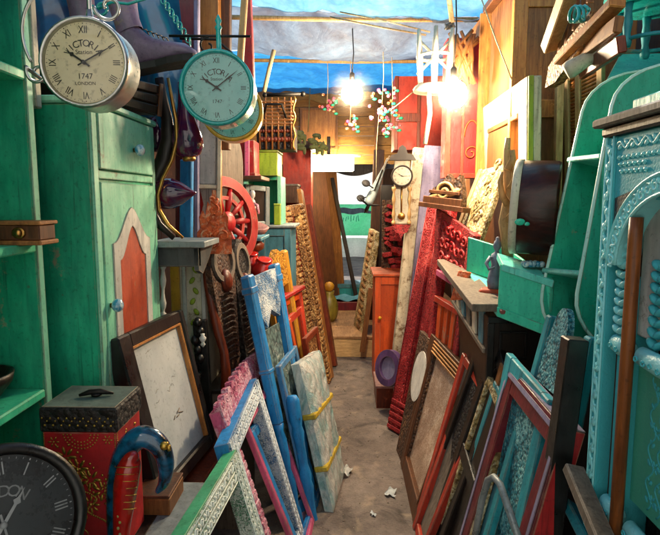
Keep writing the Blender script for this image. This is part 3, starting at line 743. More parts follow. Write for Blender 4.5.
# glossy purple gourds with a brass edged strap
def gourd(name, label, org, axis, prof, capm=True, sc=1):
    t = thing(name, label, 'ornament', org)
    MB().lathe([(r*sc, h*sc) for r, h in prof], org, axis, 20).build('body', M['purple'], t)
    if capm: MB().lathe([(.022*sc, -.012*sc), (.026*sc, -.002*sc), (.018*sc, .012*sc)], org, axis, 16).build('cap', M['brass'], t)
    return t
PEAR = [(.02, 0), (.045, .012), (.058, .04), (.06, .065), (.052, .1), (.038, .145), (.026, .19), (.02, .24), (.018, .28)]
gourd('gourd_ornament', 'tall glossy purple pear shaped glass gourd under the turquoise clock', P(189, 158, 2.25), (-.06, 0, 1), PEAR, True, 1.06)
gourd('gourd_ornament', 'small glossy purple glass gourd half hidden behind the cupboard drawer', P(158, 152, 2.33), (0, 0, 1), [(.015, 0), (.04, .02), (.05, .06), (.045, .1), (.03, .135), (.012, .15)], False, 1.0)
gourd('gourd_ornament', 'glossy purple onion shaped gourd pointing sideways above the grey shelf', P(152, 194, 2.28), (1, -.12, .02), [(.02, 0), (.052, .02), (.064, .05), (.062, .09), (.045, .13), (.02, .165), (.004, .19)], False, 1.0)
t = thing('curved_strap', 'dark curved wooden strap with a shiny brass edge hanging between the purple gourds', 'ornament', P(185, 240, 2.2))
pth = [(168, 78), (172, 100), (176, 120), (177, 140), (172, 160), (163, 178), (158, 195), (159, 210), (168, 225), (183, 238)]
MB().tube([P(x-9, y, 2.25) for x, y in pth], [.018, .02, .024, .03, .032, .03, .026, .022, .016, .012], 10, flat=.6).build('strap', M['ebony'], t)
MB().tube([P(x, y, 2.2) for x, y in pth], [.006, .007, .008, .009, .008, .007, .008, .009, .008, .006], 8).build('brass_edge', M['brass'], t)
board('wooden_post', 'blue painted post behind the purple onion gourd', 'post', P(186, 262, 2.55), P(187, 160, 2.55), .055, .04, M['blue'])

# whitewashed box shelf, arched tray, orange crest, red wheel
t = thing('box_shelf', 'whitewashed open box shelf hanging under the turquoise clock', 'shelf', P(206, 248, 2.75))
q = Quad(P(190, 246, 2.7), P(220, 246, 2.75), P(222, 100, 2.75), P(190, 100, 2.7)); W, H = q.W, q.H
MB(q).box(0, W, 0, H, -.1, -.088).build('back_panel', M['white'], t)
for u in (0, W-.02): MB(q).box(u, u+.02, 0, H, -.088, 0).build('side_panel', M['cream'], t)
for v in (0, H*.40, H-.02): MB(q).box(.02, W-.02, v, v+.02, -.088, -.002).build('shelf_board', M['cream'], t)
MB(q).box(.021, W-.021, H*.43, H-.021, -.04, -.03).build('door', M['white'], t)
q = Quad(P(221, 215, 3.0), P(243, 215, 3.25), P(243, 135, 3.25), P(221, 130, 3.0))
solo('serving_tray', 'grey brown round topped wooden tray standing behind the red wheel', 'tray', MB(q).prism([(0, 0), (q.W, 0), (q.W, q.H*.6)]+arc_pts(q.W/2, q.H*.6, q.W/2, q.H*.4, 0, PI, 14)[1:], -.02, 0), M['grwood'], q.base())
wc = P(226, 222, 2.95); f = basis(wc, V(.9, -.55, .12)); t = thing('spoked_ornament', 'red carved wooden wheel with spokes beside the orange crest', 'wheel', wc-V(0, 0, .24))
MB(f).ring(circ(.19, 32), circ(.245, 32), -.02, .015).build('rim', M['red'], t)
MB(f).ring(circ(.12, 32), circ(.14, 32), -.012, .008).build('inner_ring', M['red'], t)
for i in range(10):
    a = 2*PI*i/10; MB(f).tube([(.05*math.cos(a), .05*math.sin(a), 0), (.12*math.cos(a), .12*math.sin(a), .002), (.195*math.cos(a), .195*math.sin(a), 0)], [.012, .02, .011], 8, flat=.6).build('spoke', M['red'], t)
MB(f).lathe([(.055, -.02), (.055, .02), (.03, .035), (.005, .04)], (0, 0, 0), (0, 0, 1), 16).build('hub', M['red'], t)
q = Quad(P(197, 254, 2.45), P(232, 254, 2.5), P(230, 193, 2.5), P(198, 193, 2.45)); W, H = q.W, q.H
crest = [(0, 0), (W, 0), (W*1.0, H*.35), (W*.9, H*.42), (W*.93, H*.6), (W*.8, H*.72), (W*.74, H*.62), (W*.68, H*.86), (W*.6, H*.8), (W*.55, H*1.05), (W*.45, H*1.05), (W*.38, H*.8), (W*.3, H*.86), (W*.24, H*.62), (W*.16, H*.72), (W*.05, H*.6), (W*.1, H*.42), (0, H*.35)]
t = thing('carved_crest', 'orange carved wooden crest with a spiky outline above the grey shelf', 'ornament', q.base())
MB(q).prism(crest, -.025, 0).build('board', M['c_orange'], t)
m = MB(q).vine(W*.5, H*.08, H*.95, W*.12, 0, .006, H*.3, .02); m.tube([(x, y, 0) for x, y in spiral(W*.25, H*.3, .03, .006, 0, 7)], .005, 6).tube([(x, y, 0) for x, y in spiral(W*.75, H*.3, .03, .006, PI, PI-7)], .005, 6)
m.build('scrollwork', M['c_orange'], t)

# grey bracket shelf, spindle, white cabinet, finial
t = thing('bracket_shelf', 'grey painted shelf with a deep apron below the purple gourds', 'shelf', P(185, 262, 2.3))
A = P(152, 247, 2.18); B = P(214, 244, 2.36)
x0 = A.x-.02
bx(x0, B.x, 2.2, 2.46, A.z-.005, A.z+.02).build('shelf_board', M['grey'], t)
bx(x0+.01, B.x-.03, 2.22, 2.25, A.z-.085, A.z-.005).build('apron', M['greydark'], t)
q = Quad(V(B.x-.03, 2.22, A.z-.12), V(B.x-.03, 2.46, A.z-.12), V(B.x-.03, 2.46, A.z-.005), V(B.x-.03, 2.22, A.z-.005))
MB(q).prism([(0, .02), (.06, 0), (.16, .05), (.24, .1), (.24, .115), (0, .115)], -.02, 0).build('bracket', M['greydark'], t)
for i, px in enumerate((163,)):
    m = MB(); spindle(m, P(px, 318, 2.3), P(px, 262, 2.3), .016); solo('spindle', 'slim white turned spindle under the grey shelf', 'spindle', m, M['white'], P(px, 318, 2.3))
t = thing('white_cabinet', 'narrow white cabinet with a green and gold leaf panel below the grey shelf', 'cabinet', P(188, 420, 2.6))
A = P(170, 255, 2.55); B = P(206, 255, 2.55); zb = .5; zt = A.z+.01
bx(A.x, B.x, 2.55, 2.85, zb, zt).build('body', M['cream'], t)
q = Quad(V(A.x, 2.548, zb), V(B.x, 2.548, zb), V(B.x, 2.548, zt), V(A.x, 2.548, zt)); W, H = q.W, q.H
MB(q).box(.055, .075, .35, H-.01, 0, .012).box(W-.025, W-.005, .35, H-.01, 0, .012).box(.075, W-.025, H-.03, H-.01, 0, .01).box(.075, W-.025, H-.42, H-.40, 0, .012).build('door_frame', M['white'], t)
MB(q).box(.0, .045, .2, H, 0, .008).build('side_strip', M['yellow'], t)
m = MB(q)
for i in range(6): m.ell((.075+(W-.1)/2+.008*(-1)**i, H-.08-.05*i, .003), (.012, .02, .004), 8, rot=.6*(-1)**i)
m.build('leaf_pattern', M['lime'], t)
t = thing('carved_bracket', 'black carved bracket with a little white finial beside the white cabinet', 'bracket', P(203, 420, 2.45))
m = MB()
for i in range(7):
    c = P(198+3*math.sin(i*2.1), 322+9*i, 2.44); m.ell(c, (.02, .03, .024), 8)
m.bar(P(200, 320, 2.46), P(207, 430, 2.46), .06, .04).build('scroll', M['black'], t)
MB().lathe([(.003, 0), (.012, .012), (.006, .022), (.014, .034), (.016, .042), (.008, .052), (.01, .06)], P(203, 347, 2.38), (0, 0, 1), 12).build('finial', M['white'], t)

# black picture frame leaning on the cupboard
pts = (P(163, 508, 1.70), P(216, 442, 2.26), P(183, 309, 2.30), P(118, 338, 1.70))
q = Quad(*pts); W, H = q.W, q.H
t = thing('picture', 'black framed picture with grey white paper leaning against the green cupboard', 'picture', q.base())
for a, b in ((0, .085), (W-.04, W)): MB(q).box(a, b, 0, H, -.055, 0, .006).build('stile', M['black'], t)
for a, b, mm in ((0, .05, 'ebony'), (H-.05, H, 'ebony')): MB(q).box(.085, W-.04, a, b, -.055, -.003, .006).build('rail', M[mm], t)
MB(q).box(.083, .095, .05, H-.05, -.03, -.008).box(W-.05, W-.038, .05, H-.05, -.03, -.008).box(.095, W-.05, H-.06, H-.048, -.03, -.008).build('slip', M['honey'], t)
pp = MB(q).box(.09, W-.045, .045, H-.045, -.04, -.028, .001).build('paper', M['paper'], t)
m = MB(q); rn = random.Random(5)
for i in range(5):
    u, v = .33+rn.uniform(-.03, .03), H*.36+rn.uniform(-.012, .012); m.tube([(u, v, -.0275), (u+rn.uniform(.01, .04), v+rn.uniform(-.012, .012), -.0275)], .0022, 5)
for i in range(7):
    u, v = rn.uniform(.16, W-.18), rn.uniform(H*.5, H*.85); m.tube([(u, v, -.0281), (u+.015, v+rn.uniform(-.01, .01), -.0281), (u+.03, v+rn.uniform(-.01, .01), -.0281)], .0006, 5)
m.build('ink_drawing', M['greydark'], pp)

# stacked boxes below the picture frame
t = thing('wooden_box', 'pale topped wooden box below the black picture frame', 'box', V(-.6, 2.0, 0))
a = P(178, 498, 1.95); b_ = P(206, 462, 2.2)
MB().bar(V(-.72, 1.95, a.z-.12), V(-.72, 2.3, a.z-.12), .34, .26, (0, 0, 1)).build('body', M['brown'], t)
MB().bar(V(-.715, 1.94, a.z+.0), V(-.715, 2.32, a.z+.0), .36, .02, (0, 0, 1)).build('lid', M['white'], t)
t = thing('wooden_box', 'honey brown wooden tray right under the picture frame edge', 'box', V(-.6, 2.1, a.z+.02))
MB().bar(V(-.70, 1.9, a.z+.035), V(-.66, 2.35, a.z+.035), .30, .04, (0, 0, 1)).build('body', M['oak'], t)
MB().bar(V(-.70, 1.89, a.z+.062), V(-.66, 2.36, a.z+.062), .32, .012, (0, 0, 1)).build('lid', M['rwood'], t)
t = thing('wooden_box', 'grey white low box in the bottom left beside the curled ornament', 'box', V(-.62, 1.6, 0))
a = P(150, 512, 1.62)
bx(-.80, -.50, 1.5, 1.8, .0, a.z-.018).build('body', M['grwood'], t); bx(-.81, -.485, 1.49, 1.81, a.z-.018, a.z).build('lid', M['grey'], t)
t = thing('wooden_box', 'brown block standing on the grey white low box', 'box', V(-.58, 1.7, a.z)); bx(-.66, -.545, 1.6, 1.75, a.z, a.z+.055).build('body', M['oak'], t); bx(-.66, -.545, 1.598, 1.752, a.z+.056, a.z+.066).build('lid', M['brown'], t)
t = thing('wooden_box', 'dark grey brown box on the floor between the picture frame and the pink carved frame', 'box', V(-.62, 2.6, 0))
a = P(212, 385, 2.62)
bx(-.76, -.50, 2.5, 2.9, 0, a.z).build('body', M['grwood'], t); bx(-.77, -.49, 2.49, 2.91, a.z, a.z+.02).build('lid', M['ebony'], t)

# red embroidered casket
YB = 1.40
a = P(42, 430, YB); b_ = P(116, 430, YB); zt = P(80, 408, YB).z; zl = P(80, 432, YB).z; zb = .62
t = thing('embroidered_box', 'tall red embroidered box with beaded gold pattern and a dark lid', 'box', V((a.x+b_.x)/2, 1.48, zb))
bx(a.x, b_.x, YB, YB+.17, zb, zl).build('body', M['embroid'], t)
lid = bx(a.x-.004, b_.x+.006, YB-.005, YB+.175, zl, zt, .004).build('lid', M['c_dark'], t)
bx(a.x+.002, b_.x, YB+.002, YB+.168, zt, zt+.003, .001).build('lid_top', M['lidtop'], lid)
q = Quad(V(a.x, YB, zb), V(b_.x, YB, zb), V(b_.x, YB, zl), V(a.x, YB, zl)); W, H = q.W, q.H
qs = Quad(V(b_.x, YB, zb), V(b_.x, YB+.17, zb), V(b_.x, YB+.17, zl), V(b_.x, YB, zl))
m = MB(q); rn = random.Random(2)
gold = metal('gold_beads', '#c9a24e', .35)
for k, r_ in enumerate((.025, .034, .043)):
    for i in range(9+4*k):
        an = PI+PI*(i+.5)/(9+4*k); m.ell((W*.52+r_*math.cos(an)*1.1, H-.004+r_*math.sin(an), 0), (.0028, .0028, .0025), 6)
for i in range(60):
    tt = i/59; m.ell((W*.42+.06*tt+.02*math.sin(14*tt), H*.72-.16*tt, 0), (.0028, .0042, .0025), 6, rot=i)
for cx, cy, rr_, nn in ((W*.45, H*.70, .026, 8), (W*.82, H*.56, .02, 7), (W*.6, H*.42, .03, 9), (W*.9, H*.3, .02, 7), (W*.15, H*.92, .018, 6), (W*.88, H*.94, .016, 6), (W*.3, H*.3, .028, 9)):
    for i in range(nn):
        an = 2*PI*i/nn; m.ell((cx+rr_*.6*math.cos(an), cy+rr_*.6*math.sin(an), 0), (rr_*.34, rr_*.13, .003), 6, rot=an)
    m.ell((cx, cy, 0), (rr_*.2, rr_*.2, .004), 8)
for k_ in range(4):
    cx, cy = W*(.3+.16*k_), H*(.80-.09*k_)
    for i in range(7):
        an = 2*PI*i/7; m.ell((cx+.019*math.cos(an), cy+.019*math.sin(an), 0), (.013, .005, .0035), 6, rot=an); m.ell((cx+.036*math.cos(an+.4), cy+.036*math.sin(an+.4), 0), (.004, .004, .003), 6)
    m.tube([(cx+x, cy-.012+y, .0005) for x, y in spiral(0, 0, .014, .003, k_, k_+6, 12)], .0014, 5)
for k_ in range(3): m.tube([(W*(.08+.0*k_)+.012*math.sin(i*.9), H*(.1+.028*i), .0005) for i in range(20)], .0013, 5) if k_ == 0 else m.tube([(W*(.9 if k_ == 1 else .5)+.010*math.sin(i*.9+k_), H*(.05+.02*i), .0005) for i in range(20)], .0013, 5)
m.beads((.004, .01), (.004, H-.004), 60, .0022, .002, 0).beads((W-.004, .01), (W-.004, H-.004), 60, .0022, .002, 0)
m.build('beadwork', gold, t)
m = MB(qs)
for i in range(24): m.ell((.03+.10*rn.random(), H*.35+.6*H*rn.random(), 0), (.004, .006, .0025), 6, rot=rn.random()*3)
m.beads((.006, .01), (.006, H), 60, .0022, .002, 0).build('side_beadwork', gold, t)
ql = Quad(V(a.x, YB-.005, zl), V(b_.x, YB-.005, zl), V(b_.x, YB-.005, zt), V(a.x, YB-.005, zt))
m = MB(ql)
for i in range(9):
    m.ell((W*(i+.5)/9, .02, 0), (.004, .004, .003), 6); m.ell((W*(i+.2)/9, .04, 0), (.003, .004, .003), 6); m.ell((W*(i+.8)/9, .032, 0), (.003, .003, .003), 6)
m.build('lid_beads', gold, lid)
hp = V((a.x+b_.x)/2+.015, YB+.08, zt+.003)
MB().tube([hp+V(-.045, -.01, .006), hp+V(-.02, 0, .012), hp+V(.01, .004, .013), hp+V(.045, .01, .006)], [.004, .008, .009, .003], 8).ell(hp+V(.0, .0, .006), (.016, .014, .006), 8).build('clasp', M['iron'], lid)
t = thing('plinth_box', 'dark plain box under the red embroidered box', 'box', V((a.x+b_.x)/2, 1.48, 0)); bx(a.x-.02, b_.x+.02, YB-.02, YB+.2, 0, zb-.02).build('body', M['ebony'], t); bx(a.x-.03, b_.x+.03, YB-.03, YB+.21, zb-.02, zb).build('top_board', M['ebony'], t)

# curled painted ornament
YO = 1.36
t = thing('curled_ornament', 'glossy blue arched ornament ending in a red drooping tip with gold lines', 'ornament', P(122, 560, YO))
arcp = [(118, 545), (116, 515), (117, 488), (121, 464), (129, 446), (141, 437), (153, 440), (162, 450), (166, 466), (164, 482), (157, 492)]
MB().tube(smooth_path([P(x, y, YO+.05) for x, y in arcp]), smooth_r([.026, .026, .028, .030, .031, .031, .029, .026, .022, .016, .007]), 20).build('arch', gloss('blue_black_lacquer', '#14587c', '#060c14', .18, 22), t)
red_ = [(121, 545), (122, 525), (124, 505), (126, 485), (129, 468), (133, 458), (138, 456)]
hd = MB().tube(smooth_path([P(x, y, YO) for x, y in red_]), smooth_r([.019, .023, .028, .032, .031, .022, .007]), 20).build('drooping_head', gloss('red_lacquer', '#a81812', '#6a0e0a', .2, 14), t)
m = MB()
for k in range(7):
    c = P(128, 463+7*k, YO); m.tube([c+V(.0324*math.sin(a)*(1-.03*k), -.0324*math.cos(a)*(1-.03*k), .004*math.cos(2*a)) for a in [R(-70+14*i) for i in range(11)]], .0012, 5)
m.build('gold_lines', gold, hd)
m = MB()
for k in range(7): m.ell(P(122+1.3*(k % 2), 505+6*k, YO)+V(.004*(-1)**k, -.024, 0), (.004, .003, .005), 6)
m.build('green_dots', M['lime'], hd)
m = MB().tube([P(158, 449, YO+.05), P(164, 446, YO+.03), P(168, 443, YO+.03)], [.008, .01, .004], 8).ell(P(164, 446, YO+.03), (.012, .01, .012), 8).ell(P(169, 448, YO+.03), (.006, .006, .01), 8).build('gold_tip', gold, t)

# ------------------------------------------------ leaning frames on the left floor
def carved_frame(name, label, cat, pts, bar, th, mface, mside, group=None, mcarve=None, **kw):
    t, q = frame(name, label, cat, pts, bar, th, mface, group=group, **kw)
    W, H = q.W, q.H
    if mcarve:
        for ch in list(t.children):
            m = MB(q)
            if ch.name.startswith('stile'):
                u0 = 0 if ch.name == [c for c in t.children if c.name.startswith('stile')][0].name else W-bar
                for k in (.28, .72): m.vine(u0+bar*k, .02, H-.02, bar*.10, .001, .0028, .05, .011)
                for e in (.07, .5, .93): m.tube([(u0+bar*e, .0, .0), (u0+bar*e, H, .0)], .0022, 5)
            else:
                v0 = 0 if ch.name == [c for c in t.children if c.name.startswith('rail')][0].name else H-bar
                for k in (.28, .72): m.vine(v0+bar*k, bar, W-bar, bar*.10, -.001, .0028, .05, .011, True)
                for e in (.07, .5, .93): m.tube([(bar, v0+bar*e, -.002), (W-bar, v0+bar*e, -.002)], .0022, 5)
            m.build('vine_carving', mcarve, ch)
    # painted edges: thin boards wrapped round the outer sides, a separate colour
    MB(q).box(-.006, 0, -.006, H+.006, -th-.002, -.006, .002).build('outer_edge', mside, t)
    MB(q).box(W, W+.006, -.006, H+.006, -th-.002, -.006, .002).build('outer_edge', mside, t)
    MB(q).box(0, W, H, H+.006, -th-.002, -.006, .002).build('outer_edge', mside, t)
    return t, q
G1 = 'empty mirror frames leaning on the left'  # empty frames without glass; mirror is only the object name
carved_frame('mirror', 'light green mirror frame with chalky carving, nearest on the left', 'frame', (V(-.235, 1.22, 0), V(-.18, 1.86, 0), P(238, 451, 1.92), P(176, 556, 1.30)), .082, .055, M['c_green'], paint('mint_edge', '#4cc08c', '#32a372', '#bfe0cf', .2), G1, mcarve=M['r_chalkgreen'])
carved_frame('mirror', 'light blue mirror frame with chalky carving, behind the green one', 'frame', (V(-.22, 1.88, 0), V(-.185, 2.46, 0), P(258, 379, 2.5), P(230, 444, 1.92)), .075, .06, M['c_ltblue'], M['blue'], G1, mcarve=M['r_chalkblue'])
t, q = carved_frame('mirror', 'pink carved mirror frame with a ridged crest, behind the light blue one', 'frame', (V(-.25, 2.1, 0), V(-.165, 2.82, 0), P(264, 355, 2.85), P(222, 412, 2.05)), .06, .05, M['c_pink'], M['pink'], G1)
m = MB(q); W, H = q.W, q.H
for i in range(13):
    a_ = W*(i+.5)/13; hh = .030+.035*math.sin(PI*(i+.5)/13)
    m.prism([(a_-W/27, H-.02), (a_+W/27, H-.02), (a_+W/28, H+hh*.7), (a_+W/60, H+hh), (a_-W/60, H+hh), (a_-W/28, H+hh*.7)], -.03, .001)
    m.tube([(a_+x, H+hh*.45+y, .001) for x, y in spiral(0, 0, .016, .004, i, i+7, 10)], .003, 5)
m.build('crest', M['c_pink'], t)
m = MB(q)
for i in range(16): m.box(.006, .054, .05+.045*i, .05+.045*i+.03, -.002, .005, .004)
m.build('stile_carving', M['c_pink'], t)

# blue carved bed end
pts = (V(-.2, 2.5, 0), P(322, 520, 2.72), P(281, 262, 3.05), P(249, 276, 2.58))
q = Quad(*pts); W, H = q.W, q.H
t = thing('bedstead', 'bright blue carved bed end with turned posts and a chalky top rail', 'bed end', q.base())
for u in (.035, W-.03):
    prof = [(.6, 0), (1, .02), (1, .08), (.7, .1), (1, .14), (1.05, .2), (.7, .24), (.95, .29), (1, .36), (.75, .39), (1, .42), (1, .95), (.8, .97), (1, 1)]
    m = MB(q); m.lathe([(.030*a, H*b) for a, b in prof if b < .44], (u, 0, -.03), (0, 1, 0), 10).box(u-.028, u+.028, H*.42, H, -.058, -.004, .008).box(u-.031, u+.031, H*.93, H*.955, -.061, -.001, .004).box(u-.031, u+.031, H*.62, H*.635, -.061, -.001, .004)
    m.build('post', M['blue'], t)
m = MB(q).prism([(.06, H*.985), (W-.055, H*.985), (W-.055, H*.86), (W*.75, H*.80), (W*.5, H*.84), (W*.3, H*.78), (.06, H*.84)], -.045, -.012); m.build('top_rail', M['c_blue'], t)
for a_, b2 in ((.06, .11),): MB(q).box(.06, W-.055, H*a_, H*b2, -.045, -.015).build('lower_rail', M['blue'], t)
MB(q).box(.062, W-.057, H*.12, H*.77, -.05, -.04).build('panel', M['c_chalkgrey'], t)

# more thin frames packed behind and beside the bedstead
G2 = None
carved_frame('mirror', 'thin deep blue frame squeezed between the pink frame and the bedstead', 'frame', (V(-.19, 2.3, 0), V(-.13, 2.78, 0), P(279, 398, 2.78), P(252, 432, 2.32)), .04, .03, M['blue'], M['blue'], None)  # empty frame, no mirror glass in it
q = Quad(P(310, 566, 2.52), P(325, 531, 2.66), P(297, 392, 2.72), P(286, 400, 2.56)); W, H = q.W, q.H
t = thing('turned_post', 'bright blue turned leg leaning in front of the wrapped mirror', 'furniture leg', q.base())
MB(q).lathe([(a*.034, b*H) for a, b in [(.5, 0), (.8, .03), (.6, .07), (.95, .12), (.7, .2), (.75, .33), (1, .4), (.8, .44), (1, .48), (.72, .55), (.78, .7), (1, .76), (.8, .8), (1.1, .85), (1.1, .97), (.8, 1)]], (W*.5, 0, 0), (0, 1, 0), 12).build('turned_leg', M['blue'], t)
lean_l = lambda nm, lab, pts, bar, th, mf, mp=None: frame(nm, lab, 'frame', pts, bar, th, M[mf], M[mp] if mp else None)  # thin leaning frames
lean_l('mirror', 'thin pink frame edge just right of the light blue mirror frame', (V(-.165, 2.2, 0), V(-.145, 2.6, 0), P(268, 386, 2.62), P(246, 424, 2.24)), .03, .025, 'pink')
lean_l('mirror', 'sky blue thin frame between the bedstead and the turned post', (V(-.15, 2.6, 0), V(-.11, 2.95, 0), P(297, 345, 2.98), P(280, 366, 2.64)), .035, .03, 'sky', 'c_chalkgrey')
lean_l('picture', 'orange thin frame showing between the bedstead posts', (V(-.2, 2.95, 0), V(-.16, 3.3, 0), P(291, 318, 3.3), P(276, 332, 3.0)), .04, .03, 'orange', 'rwood')
lean_l('picture', 'grey framed board between the pink frame and the dark ribbed shields', (V(-.36, 2.75, 0), V(-.3, 3.1, 0), P(258, 338, 3.1), P(238, 360, 2.78)), .04, .03, 'greydark', 'c_brown')
lean_l('picture', 'coral edged frame just behind the top of the blue bedstead', (V(-.22, 3.3, 0), V(-.16, 3.75, 0), P(302, 306, 3.75), P(288, 318, 3.35)), .05, .03, 'redorange', 'rwood')
lean_l('picture', 'rust coloured thin frame behind the wrapped mirror', (V(-.12, 3.3, 0), V(-.08, 3.7, 0), P(318, 326, 3.7), P(306, 338, 3.35)), .04, .03, 'rwood', 'c_gold')

# wrapped mirror
q = Quad(V(-.055, 2.66, 0), V(.0, 3.06, 0), P(320, 350, 3.08), P(299, 364, 2.78)); W, H = q.W, q.H
t = thing('wrapped_mirror', 'mirror packed in crumpled bubble wrap with yellow tape, leaning on the left', 'parcel', q.base())
rn = random.Random(8); nz = [[rn.uniform(-1, 1) for _ in range(30)] for _ in range(30)]
def wr(i, j, s):
    a = nz[int(i*17) % 30][int(j*23) % 30]
    return a*.0045*s
m = MB()
def face(sign):
    def fn(i, j):
        e = min(i, 1-i, j, 1-j); w = .0 if sign > 0 else -.045
        return q(W*i+wr(j, i, 1), H*j+wr(i, j, .8)*(1 if j > .9 else .3), w+sign*.022*min(1, e*7)**.5+wr(i, j, 1)*min(1, e*12))
    return fn
m.sheet(face(1), 26, 44).sheet(face(-1), 10, 20)
for e in range(4):
    def fn(i, j, e=e):
        u, v = ((W*i, 0), (W, H*i), (W*(1-i), H), (0, H*(1-i)))[e]; return q(u, v, -.045*j)
    m.sheet(fn, 12, 2)
for i in range(14): # crinkled plastic tufts along the far edge
    v = H*(.25+.7*rn.random()); p = q(W+.004, v, -.01); m.ell(p, (.018*rn.uniform(.5, 1), .02, .02*rn.uniform(.6, 1.3)), 6)
m.build('bubble_wrap', M['wrap'], t)
tape = paint('yellow_tape', '#cdb040', '#b39428', None, .2, .3, bump=.1, dirt=.2)
for v in (.62, .27): MB(q).box(-.006, W+.006, H*v, H*v+.032, -.05, .0265, .008).build('tape', tape, t)

# carved masks / shields, red leg, red pots etc.
def mask(label, pts, mat):
    q = Quad(*pts); W, H = q.W, q.H; t = thing('carved_mask', label, 'carving', q.base(), None)
    prof = [(.5, 0), (.75, .1), (.85, .3), (.95, .6), (1, .78), (.8, .9), (.3, 1)]
    L = [(W/2-W/2*a, H*b) for a, b in prof]; Rr = [(W/2+W/2*a, H*b) for a, b in prof][::-1]
    MB(q).prism(L+Rr, -.03, 0).build('body', mat, t)
    m = MB(q)
    for i in range(12):
        v = H*(.08+.045*i); m.tube([(W*.2, v, 0), (W*.5, v+.012, .012), (W*.8, v, 0)], .005, 6)
    m.build('ribs', M['c_brown'], t)
    oval = arc_pts(W*.5, H*.82, W*.34, H*.11, 0, 2*PI, 20)[:-1]; big = arc_pts(W*.5, H*.82, W*.44, H*.15, 0, 2*PI, 20)[:-1]
    MB(q).ring(oval, big, -.004, .014).build('oval_rim', M['grwood'], t)
    MB(q).ell((W*.5, H*.68, .006), (W*.16, W*.2, .03), 10).build('nose', M['rwood'], t)
    return t
mask('dark carved wooden shield with an oval opening and ribbed body, behind the bracket shelf', (P(226, 372, 2.5), P(243, 365, 2.75), P(232, 237, 2.8), P(206, 240, 2.45)), M['c_brown'])
mask('second ribbed wooden shield, slimmer, just behind the first carved shield', (P(246, 372, 2.75), P(262, 362, 2.95), P(246, 240, 3.0), P(231, 238, 2.8)), M['c_dark'])
m = MB().tube([P(x, y, 2.5) for x, y in ((205, 262), (208, 285), (213, 310), (219, 335), (224, 352), (226, 372), (224, 400))], [.016, .02, .022, .022, .02, .024, .018], 10)
solo('curved_stick', 'red brown curved wooden stick in front of the carved shield', 'stick', m, M['rwood'], P(224, 400, 2.5))
# red pots and brass box on the blue cabinet
t = thing('lidded_jar', 'dark squat jar with a shiny brass lid above the red pots', 'jar', P(252, 262, 3.3))
pz = P(252, 252, 3.3)
MB().lathe([(.04, 0), (.07, .02), (.075, .05), (.05, .07)], pz, (0, 0, 1), 18).build('body', M['rwood'], t); MB().lathe([(.055, .07), (.06, .08), (.03, .098), (.006, .105)], pz, (0, 0, 1), 18).build('lid', M['brass'], t)
POT = [(.02, 0), (.045, .008), (.06, .035), (.058, .06), (.035, .08), (.03, .09), (.036, .096), (.024, .094)]
for lab, px, py, s_ in (('round red lacquered pot beneath the brass lidded jar', 250, 268, 1.0), ('larger red lacquered pot at the back of the blue bed end', 262, 278, 1.25), ('small red lacquered pot below the shield tops', 244, 285, .9)):
    o = P(px, py, 3.15); solo('red_pot', lab, 'pot', MB().lathe([(r*s_, h*s_) for r, h in POT], o, (.2, -.3, 1), 18), gloss('red_lacquer_pot', '#b5201c', '#8a1412', .2, 8), o)
board('wall_shelf', 'red wooden plank shelf carrying the red pots', 'shelf', P(232, 289, 3.12), P(268, 284, 3.25), .2, .02, M['red'], (0, 0, 1))
# yellow carved chair back
q = Quad(V(-.27, 3.15, 0), V(-.2, 3.6, 0), P(288, 249, 3.6), P(268, 262, 3.2)); W, H = q.W, q.H
t = thing('chair', 'yellow carved chair back behind the blue bed end', 'chair', q.base())
for u in (0, W-.07): MB(q).box(u, u+.07, 0, H, -.05, 0, .012).build('post', M['yellow'], t)
MB(q).prism([(.07, H*.84), (W-.07, H*.84), (W-.07, H*.97), (W*.5, H*1.03), (.07, H*.97)], -.045, -.004).build('crest_rail', M['c_yellow'], t)
MB(q).box(.07, W-.07, H*.4, H*.46, -.04, -.01).build('rail', M['yellow'], t)
# small red stool
t = thing('stool', 'small vermilion red stool tipped over behind the wrapped mirror', 'stool', P(303, 420, 3.7))
q = Quad(P(296, 372, 3.45), P(312, 368, 3.8), P(302, 290, 3.8), P(284, 300, 3.4)); W, H = q.W, q.H
for u in (0, W-.05): MB(q).box(u, u+.05, -.2, H, -.05, 0, .008).build('leg', M['redorange'], t)
for v in (.0, .5, .9): MB(q).box(.05, W-.05, H*v, H*v+.05, -.04, -.01).build('stretcher', M['orange'], t)
MB(q).box(-.02, W+.02, H, H+.03, -.2, .02, .008).build('seat', M['red'], t)
t = thing('stool', 'coral stool leg frame between the blue bed end posts', 'stool', P(286, 440, 3.1))
q = Quad(P(284, 415, 3.0), P(294, 405, 3.2), P(290, 360, 3.2), P(282, 366, 3.0)); W, H = q.W, q.H
for u in (0, W-.03): MB(q).box(u, u+.03, -.25, H, -.03, 0, .006).build('leg', M['c_orange'], t)
MB(q).box(0, W, H, H+.025, -.1, .01, .006).build('seat', M['c_orange'], t)
# ================================================================== RIGHT SIDE
# big turquoise carved jharokha cabinet, near right
XR = .68; YF = 1.475; YN = .72
q = Quad(V(XR, YF, 0), V(XR, YN, 0), V(XR, YN, 1.76), V(XR, YF, 1.76)); W, H = q.W, q.H
t = thing('carved_cabinet', 'large carved turquoise window cabinet with orange wooden columns at the right edge', 'cabinet', V(.85, 1.1, 0))
bx(XR+.10, XR+.42, YN-.04, YF, 0, 1.74).build('carcass', M['c_dark'], t)
cor = bx(XR-.03, XR+.46, YN-.07, YF+.03, 1.785, 1.808, .006).build('cornice', M['grwood'], t)
bx(XR-.012, XR+.44, YN-.055, YF+.012, 1.76, 1.785, .008).build('cornice_moulding', M['ebony'], cor)
